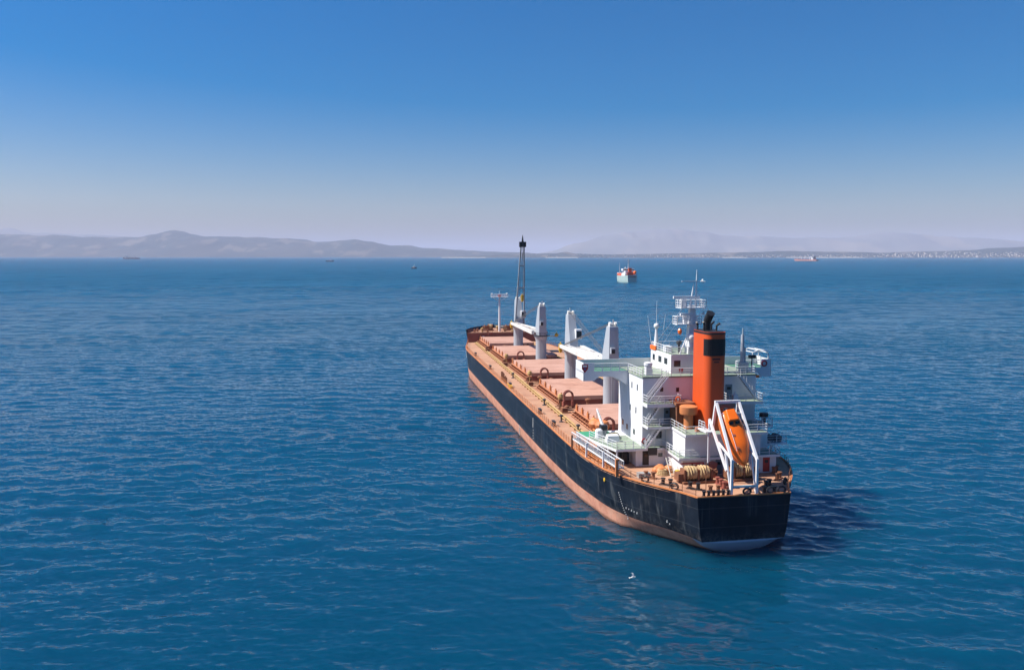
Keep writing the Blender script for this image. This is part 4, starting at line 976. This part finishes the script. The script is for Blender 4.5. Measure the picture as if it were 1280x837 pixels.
mb = MB(); mb.rail([(6.9,2.3,13.9),(6.9,2.3,13.9),(8.6,2.4,13.9)],1,0.8); mb.box(5.9,8.5,1.6,2.6,13.75,13.9); mb.tube((6.2,2.1,ZA),(6.2,2.1,13.8),0.1); mb.build('boarding_platform', M_WHITE, dv)
# bollards, fairleads and rollers
for x, y, a, m in ((9.6,8.6,0.9,M_RUST),(6.0,7.6,0.8,M_BLACK),(3.7,4.9,0.9,M_BLACK),(5.1,1.0,0,M_COAM),(3.4,0.6,1.57,M_COAM),(3.2,-4.6,-0.9,M_BLACK),(6.2,-7.6,-0.8,M_RUST),(2.0,3.0,1.57,M_RUST),(9.4,-8.8,-0.8,M_RUST)):
    bollards(x, y, m, None, a)
for i in range(6):
    y = 5.0-0.62*i; mb = MB(); mb.lathe((0.45,y,zd(0)),[(0.26,0),(0.26,0.1),(0.17,0.14),(0.17,0.55),(0.25,0.6),(0.25,0.72)],10); mb.build('fairlead_roller', M_BLACK, ship)
def chock(x, y, a=1.57):
    mb = MB(); ca, sa = math.cos(a), math.sin(a); pr = None
    for q in range(11):
        t = math.pi*2*q/10; p = (x+0.5*math.cos(t)*ca, y+0.5*math.cos(t)*sa, zd(x)+0.42+0.38*math.sin(t))
        if pr: mb.tube(pr, p, 0.13, n=6)
        pr = p
    mb.build('panama_chock', M_BLACK, ship)
chock(0.4,-0.9+0.4); chock(0.4,-3.6); chock(0.4,-5.0); chock(4.0,7.35,0.75); chock(7.9,9.8,0.75); chock(4.0,-7.35,-0.75)
for y in (-3.0,-4.3): mb = MB(); mb.lathe((0.9,y,zd(0)),[(0.3,0),(0.2,0.1),(0.2,0.6),(0.34,0.7),(0.34,0.8)],10); mb.build('fairlead_roller', M_BLACK, ship)
mb = MB(); mb.box(4.6,5.4,-0.3,0.5,zd(5),zd(5)+0.35); mb.build('deck_hatch', M_COAM, ship)
mb = MB(); mb.tube((2.0,4.1,zd(2)),(2.0,4.1,zd(2)+3.6),0.05); mb.build('ensign_staff', M_RUST, ship)
# things that lie about the deck
o = empty('tarpaulin_bundle', (12.4,6.4,zd(12)), 0, 'orange tarpaulin bundle heaped against the deck house under the white stairs', 'tarpaulin'); o.parent = ship

# ---------------------------------------------------------------- loose things on the ship (their own objects)
MW = Matrix.Translation((27.988, 99.549, 0)) @ Matrix.Rotation(HEAD, 4, 'Z')
def loose(name, mb, mat, base, label, cat, group=None, smooth=False):
    """a mesh built round the origin, set down on the ship at ship coordinates base"""
    o = mb.build(name, mat, None, smooth=smooth); o.location = MW @ Vector(base); o.rotation_euler = (0,0,HEAD); return tag(o, label, cat, group)
bpy.data.objects.remove(o)
mb = MB(); rt2 = random.Random(3)
for i in range(9):
    x = rt2.uniform(-1.0,0.9); y = rt2.uniform(-0.9,0.9); mb.ball((x,y,0.35),rt2.uniform(0.45,0.75),10,6,0.8)
loose('tarpaulin_bundle', mb, M_ORUST, (12.6,5.9,zd(12)), 'crumpled orange tarpaulin bundle on the red after deck beside the deck house', 'tarpaulin', smooth=True)
mb = MB()
for q in range(4):
    pr = None
    for k_ in range(17):
        t = 2*math.pi*k_/16; rr_ = 0.75-0.09*q; p = (rr_*math.cos(t), rr_*math.sin(t), 0.1+0.17*q)
        if pr: mb.tube(pr, p, 0.1, n=6)
        pr = p
loose('rope_coil', mb, M_ROPE, (11.0,6.3,zd(11)), 'coiled brown mooring rope lying in front of the orange tarpaulin', 'rope')
mb = MB()
for s in (-0.28,0.28): mb.beam((-0.9,s,0.02),(1.1,s,2.1),0.07,0.12)
for q in range(8): u = (q+0.5)/8; mb.beam((-0.9+2.0*u,-0.28,0.02+2.08*u),(-0.9+2.0*u,0.28,0.02+2.08*u),0.05)
loose('step_ladder', mb, plain('pale aluminium', (0.62,0.60,0.52), 0.5), (10.5,5.4,zd(10)), 'pale ladder leaning by the orange tarpaulin on the after deck', 'ladder')
mb = MB(); mb.box(-0.5,0.5,-0.8,0.8,0,0.55); mb.box(-0.55,0.55,-0.85,0.85,0.5,0.6)
loose('deck_crate', mb, M_GREY, (10.2,9.2,zd(10)), 'small pale grey crate near the foot of the accommodation ladder', 'crate')
mb = MB(); mb.lathe((0,0,0),[(0.32,0),(0.32,0.95),(0.3,0.97)],14); mb.lathe((0,0,0.3),[(0.34,0),(0.34,0.05)],14); mb.lathe((0,0,0.62),[(0.34,0),(0.34,0.05)],14)
loose('oil_drum', mb, M_YEL, (9.3,4.9,zd(9)), 'yellow oil drum beside the port mooring winch', 'drum')
mb = MB(); rt2 = random.Random(9)
for i in range(7): mb.ball((rt2.uniform(-0.9,0.9),rt2.uniform(-0.6,0.6),0.3),rt2.uniform(0.4,0.6),10,6,0.9)
loose('covered_bundle', mb, plain('olive canvas', (0.22,0.20,0.13), 0.9), (22.2,9.7,ZA), 'olive canvas bundle on the green boat deck by the white tower wall', 'bundle', smooth=True)
mb = MB(); mb.hexa([(-0.7,-0.9,0),(0.7,-0.9,0),(0.7,0.9,0),(-0.7,0.9,0)],[(-0.6,-0.8,0.9),(0.3,-0.8,1.0),(0.3,0.8,1.0),(-0.6,0.8,0.9)])
loose('white_locker', mb, M_WHITE, (20.3,10.4,ZA), 'low white locker with a sloping lid on the green boat deck', 'locker')
for i, y in enumerate((-10.2,-11.4)):
    mb = MB(); mb.lathe((-0.75,0,0.55),[(0.2,0),(0.5,0.05),(0.5,0.7),(0.54,0.72),(0.54,0.8),(0.5,0.82),(0.5,1.45),(0.2,1.5)],14,'x'); mb.box(-0.5,-0.35,-0.5,0.5,0,0.3); mb.box(0.35,0.5,-0.5,0.5,0,0.3)
    loose('liferaft', mb, M_DARK, (14.3,y,10.36), ('inboard','outboard')[i]+' dark liferaft canister of the pair on the starboard platform', 'liferaft', 'liferafts on the starboard platform')

# ---- free-fall lifeboat (held by the davit)
tail = Vector((5.6,0.1,16.35)); nose = Vector((1.15,-0.5,10.6))
ax = (nose-tail).normalized(); up = Vector((-1,0,0)); up = (up-ax*up.dot(ax)).normalized(); lat = ax.cross(up).normalized()
LB = (nose-tail).length
def lb(t, a, h): return tail+ax*(t*LB)+lat*a+up*h
secs = [(0.0,0.6,0.55,0.35),(0.03,1.0,0.95,0.75),(0.12,1.28,1.12,0.95),(0.3,1.42,1.22,1.05),(0.5,1.44,1.18,1.08),(0.68,1.34,1.04,1.0),(0.82,0.96,0.70,0.82),(0.92,0.60,0.44,0.55),(0.98,0.25,0.2,0.26),(1.0,0.05,0.05,0.08)]
mb = MB(); NSG = 24
dense = []
for i in range(31):
    t = i/30
    dense.append((t, smooth_tab([(s[0],s[1]) for s in secs],t), smooth_tab([(s[0],s[2]) for s in secs],t), smooth_tab([(s[0],s[3]) for s in secs],t)))
for t, w, hc, hb in dense:
    for q in range(NSG):
        a = 2*math.pi*q/NSG; c, s = math.cos(a), math.sin(a)
        e = 0.75
        cc = math.copysign(abs(c)**e, c)*w; ss = math.copysign(abs(s)**(e if s > 0 else 0.95), s)*(hc if s > 0 else hb*1.4)
        p = lb(t, cc, ss); mb.v.append(tuple(p))
for i in range(30):
    for q in range(NSG): mb.f.append([i*NSG+q, i*NSG+(q+1)%NSG, (i+1)*NSG+(q+1)%NSG, (i+1)*NSG+q]); mb.mi.append(0)
mb.f += [list(range(NSG-1,-1,-1)), [30*NSG+q for q in range(NSG)]]; mb.mi += [0,0]
lroot = empty('lifeboat', tuple(MW @ nose), 0, 'orange enclosed free-fall lifeboat hanging nose down in the white davit at the stern', 'lifeboat')
IM = Matrix.Translation(-(MW @ nose)) @ MW
def lpart(mb, name, mat, smooth=False):
    o = mb.build(name, mat, lroot, smooth=smooth); o.data.transform(IM); return o
lpart(mb, 'hull', M_BOAT, True)
mb = MB()   # raised steering position near the tail
def cab(t0, t1, w0, w1, h0, h1, h2):
    b_ = [lb(t0,-w0,h0),lb(t1,-w1,h0),lb(t1,w1,h0),lb(t0,w0,h0)]; t_ = [lb(t0+0.01,-w0*0.8,h1),lb(t1-0.05,-w1*0.8,h2),lb(t1-0.05,w1*0.8,h2),lb(t0+0.01,w0*0.8,h1)]
    mb.hexa(b_, t_)
cab(0.03,0.30,0.72,0.85,0.5,1.55,1.62); cb = lpart(mb, 'steering_cabin', M_BOAT); md = cb.modifiers.new('bevel','BEVEL'); md.width = 0.12; md.segments = 3
mb = MB(); F0 = lb(0.285,0.45,1.22); 
for a in (0.42,-0.42):
    p = [lb(0.268,a-0.27,1.52),lb(0.268,a+0.27,1.52),lb(0.302,a+0.29,1.18),lb(0.302,a-0.29,1.18)]; mb2 = MB(); mb2.plate(p, 0.05); lpart(mb2, 'cabin_window', M_GLASS)
mb = MB()
for s in (1,-1):
    pr = None
    for t, w, hc, hb in dense[2:-2]:
        p = lb(t, s*(w+0.02), -0.02)
        if pr is not None: mb.tube(pr, p, 0.06, n=6)
        pr = p
lpart(mb, 'fender', plain('dark fender', (0.12,0.05,0.02), 0.7))
for t in (0.5,0.72):
    mb = MB(); p = lb(t,0.5,smooth_tab([(s[0],s[2]) for s in secs],t)*0.93); mb.tube(p,p+up*0.1,0.16,n=10); lpart(mb, 'hatch', M_COAM)
mb = MB(); pr = None
for i in range(9):
    t = 0.12+0.05*i; p = lb(t+0.25,0.75,smooth_tab([(s[0],s[2]) for s in secs],t+0.25)*0.93+0.1)
    if pr is not None: mb.tube(pr,p,0.03,n=5)
    pr = p
lpart(mb, 'grab_rail', M_WHITE)
# ================================================================ other vessels
def far_vessel(name, px, py, L, Bm, head_deg, D, spec, label, cat):
    """a smaller ship far off: hull, house, funnel, masts in its own frame (x ahead)"""
    d = 36.0*1057.56/(py-319.2); x = PX(px, d)
    root = empty(name, (x, d, 0), R(head_deg), label, cat)
    m_h, m_b, m_d, m_s, m_f = spec['mats']
    hw = lambda u: Bm/2*min(1.0, (0.72+u*2.8) if u < 0.1 else 1.0)*(1.0 if u < 0.72 else max(0.03,1-((u-0.72)/0.28)**1.8))
    us = [0,0.05,0.1,0.2,0.4,0.6,0.72,0.8,0.87,0.93,0.97,1.0]
    sheer = lambda u: D*(1+0.5*max(0,(u-0.7)/0.3)**1.5+0.12*max(0,(0.2-u)/0.2))
    def shell(nm, z0f, z1f, mat, k0, k1):
        mb = MB()
        for s in (1,-1):
            o = len(mb.v)
            for u in us:
                xx = -L/2+L*u
                for zf, k in ((z0f,k0),(z1f,k1)):
                    z = zf(u); mb.v.append((xx+(0.03*L*(z/D) if u > 0.95 else 0), s*hw(u)*k, z))
            for i in range(len(us)-1):
                a = o+2*i; mb.f.append([a,a+2,a+3,a+1]); mb.mi.append(0)
        n_ = 2*len(us); mb.f.append([0,1,n_+1,n_]); mb.mi.append(0)
        return mb.build(nm, mat, root)
    shell('hull', lambda u: D*0.28, sheer, m_h, 0.94, 1.0)
    shell('boot_topping', lambda u: -0.6, lambda u: D*0.28, m_b, 0.86, 0.94)
    mb = MB(); mb.prism([(-L/2+L*u, hw(u)*0.98) for u in us]+[(-L/2+L*u, -hw(u)*0.98) for u in reversed(us)], D*0.8, D*0.93); mb.build('deck', m_d, root)
    for b in spec.get('boxes', []):
        nm, x0, x1, y0, y1, z0, z1, m = b; mb = MB(); mb.box(x0,x1,y0,y1,z0,z1); mb.build(nm, m, root, bevel=0.1)
    for nm, p, q, r0, r1, m in spec.get('tubes', []): mb = MB(); mb.tube(p,q,r0,r1,8); mb.build(nm, m, root)
    for nm, c, r_, m in spec.get('balls', []): mb = MB(); mb.ball(c,r_,10,6); mb.build(nm, m, root, smooth=True)
    return root
M_FRED = paint('faded red deck', (0.62,0.13,0.07), None, 0.6, 0, 0.1)
M_FGRN = paint('sea green hull', (0.40,0.55,0.52), (0.55,0.60,0.58), 0.4, 0, 0.15, 0.6)
M_FBLU = paint('dark blue hull', (0.03,0.05,0.10), None, 0.4, 0, 0.1)
M_FPINK = paint('pale red hull', (0.46,0.25,0.23), None, 0.5, 0, 0.05)
W_ = M_WHITE
# the near one, seen from the port quarter
far_vessel('coastal_ship', 782, 352.5, 58, 17, 99, 9.0, dict(mats=(M_FGRN, M_FGRN, M_FRED, W_, M_FRED),
  boxes=[('hatch',-2,22,-6,6,8,12.0,M_FRED),('deck_house',-22,-4,-7.5,7.5,8,12.0,W_),('upper_house',-19,-6,-6.5,6.5,12.0,15.5,W_),('bridge',-13,-5,-8,8,15.5,18.4,W_),('bridge_window',-13.1,-12.9,-7,7,16.4,17.7,M_GLASS),
         ('funnel',-20,-16,-2.0,2.0,12,19.5,M_FUNNEL),('funnel_band',-20.1,-15.9,-2.1,2.1,17.6,19.4,M_COAM),('casing',-24,-19.5,-3,5,9,13.5,M_COAM),('forecastle',18,26,-5,5,9.5,12.5,W_)],
  tubes=[('main_mast',(-11,0,18.4),(-11,0,30.5),0.9,0.45,M_CRANE),('foremast',(16,4.0,12),(16,4.0,26),0.6,0.35,M_CRANE),('mast_yard',(-11,-2.2,27.5),(-11,2.2,27.5),0.25,0.25,M_CRANE)],
  balls=[('radome',(-14,5,19.4),1.1,W_),('lifeboat',(-23,-5.5,13.6),2.2,M_BOAT),('lifeboat',(-25,-4.5,13.2),1.8,M_BOAT)]),
  'small pale green cargo ship with red hatches and orange funnel, anchored beyond the main mast', 'cargo ship')
# bulk carrier on the right, broadside
bx = [('accommodation_block',-64,-50,-13,13,9,26,W_),('wheelhouse',-60,-51,-16,16,26,29.5,W_),('funnel',-70,-64.5,-4,4,9,30,M_DARK),('poop_house',-72,-64,-11,11,9,14,M_FPINK),('forecastle',60,70,-7,7,9,15,M_FPINK)]
tb_ = [('foremast',(66,0,14),(66,0,25),0.9,0.6,W_),('radar_mast',(-56,0,29),(-56,0,40),1.1,0.6,W_)]
for i, q in enumerate((-26,8,36)):
    tb_.append(('cargo_crane',(q,0,9),(q,0,29),2.0,1.6,W_)); tb_.append(('crane_jib',(q,0,22),(q-20 if i==0 else q+18,0,23),0.9,0.6,W_))
for q in (-42,-14,14,42): bx.append(('hatch_cover',q-8,q+8,-8,8,9,12.5,M_FPINK))
far_vessel('bulk_carrier', 1006, 326.3, 175, 28, 121, 9.5, dict(mats=(M_FPINK, M_FPINK, M_FRED, W_, M_DARK), boxes=bx, tubes=tb_),
  'distant pinkish bulk carrier with white deck cranes near the far right shore', 'cargo ship')
# hazy freighter on the left
bx = [('deck_house',36,52,-10,10,9,24,M_WHITE),('wheelhouse',38,48,-12,12,24,28,M_WHITE),('cargo_block',-40,28,-9,9,9,20,M_CRANE),('forecastle',60,68,-7,7,10,15,M_FBLU),('poop',-70,-50,-9,9,9,13,M_FBLU)]
far_vessel('freighter', 166, 323.8, 165, 26, 172, 12.0, dict(mats=(M_FBLU, M_FBLU, M_GREY, M_GREY, M_DARK), boxes=bx, tubes=[('mast',(43,0,26),(43,0,38),1.2,0.8,M_DARK),('mast',(58,0,14),(58,0,34),1.4,1.0,M_DARK),('crane_post',(-46,0,12),(-46,0,26),1.2,1.0,M_GREY)]),
  'hazy blue freighter off the left hill coast', 'cargo ship')
far_vessel('tug_boat', 413, 326.9, 46, 13, 10, 5.0, dict(mats=(M_FBLU, M_FBLU, M_GREY, W_, M_DARK),
  boxes=[('deck_house',-10,10,-4,4,3,7.5,W_),('wheelhouse',2,9,-3.4,3.4,7.5,10.5,W_),('wheelhouse_window',8.9,9.1,-3,3,8.5,9.8,M_GLASS)], tubes=[('mast',(2,0,10.5),(2,0,17),0.4,0.25,W_),('funnel',(-6,0,7.5),(-6,0,11),1.1,0.9,M_DARK)]),
  'tiny dark-hulled tug with white house left of the sailing boat', 'boat')
far_vessel('fishing_boat', 518, 335.7, 21, 8, 60, 2.8, dict(mats=(M_FBLU, M_FBLU, M_GREY, W_, M_DARK),
  boxes=[('deck_house',-3,4,-2.2,2.2,2,6.2,W_),('wheelhouse_window',-3.1,-2.9,-1.7,1.7,4.4,5.7,M_GLASS),('net_drum',-7,-4.5,-1.8,1.8,2,4.0,M_DARK)], tubes=[('mast',(1,0,6),(1,0,12.5),0.25,0.15,W_),('boom',(1,0,8.5),(-7,0,5.5),0.15,0.12,W_),('fore_stay',(1,0,12),(8,0,3.4),0.12,0.12,W_)]),
  'small dark fishing boat with white wheelhouse and single mast', 'boat')
# ---------------------------------------------------------------- seagulls
M_GULL = plain('white feathers', (0.85,0.85,0.84), 0.8); M_GULLW = plain('grey wing feathers', (0.60,0.62,0.64), 0.8)
def gull(px, py, d, bank, hd, label, span=1.25, flap=0.25):
    th_ = R(5.365); F_ = Vector((0,math.cos(th_),-math.sin(th_))); U_ = Vector((0,math.sin(th_),math.cos(th_)))
    p = Vector((0,0,36))+(F_+Vector((1,0,0))*(px-640)/1057.56-U_*(py-418.5)/1057.56)*d
    mb = MB(); prof = [(-0.30,0.02),(-0.22,0.055),(-0.08,0.09),(0.06,0.095),(0.16,0.07),(0.22,0.06),(0.27,0.055),(0.31,0.02)]
    mb.lathe((0,0,0), [(r_,h) for h, r_ in prof], 10, 'x'); mb.add([(-0.28,-0.03,0),(-0.28,0.03,0),(-0.44,0.09,0.0),(-0.44,-0.09,0.0)],[(0,1,2,3)])
    o = mb.build('seagull', M_GULL, None, smooth=True); o.location = p; o.rotation_euler = (R(bank),0,R(hd)); tag(o, label, 'seagull', 'seagulls over the water')
    for s in (1,-1):
        mb = MB(); st = [(0.0,0.13,-0.10,0.02),(0.25,0.15,-0.05,flap*0.55),(0.45,0.09,-0.07,flap*0.75),(0.62,-0.10,-0.13,flap*0.55)]
        st = [(y*span/1.25, a, b_, z) for y, a, b_, z in st]
        for (y0,a0,b0,z0),(y1,a1,b1,z1) in zip(st, st[1:]):
            mb.hexa([(b0,s*y0,z0),(a0,s*y0,z0),(a1,s*y1,z1),(b1,s*y1,z1)],[(b0,s*y0,z0+0.015),(a0,s*y0,z0+0.015),(a1,s*y1,z1+0.012),(b1,s*y1,z1+0.012)])
        mb.build('wing', M_GULLW, o)
    mb = MB(); mb.tube((0.30,0,0),(0.37,0,-0.01),0.018,0.006,6); mb.build('beak', M_YEL, o)
gull(791, 721, 88, 20, 20, 'white seagull gliding low over the dark water astern of the ship', 0.8, 0.45)
gull(878, 351.5, 122, -15, 160, 'white seagull flying just right of the radar mast top', 0.95, 0.3)
gull(879.5, 392.5, 120, 25, 200, 'white seagull flying above the funnel smoke pipe', 0.9, 0.4)
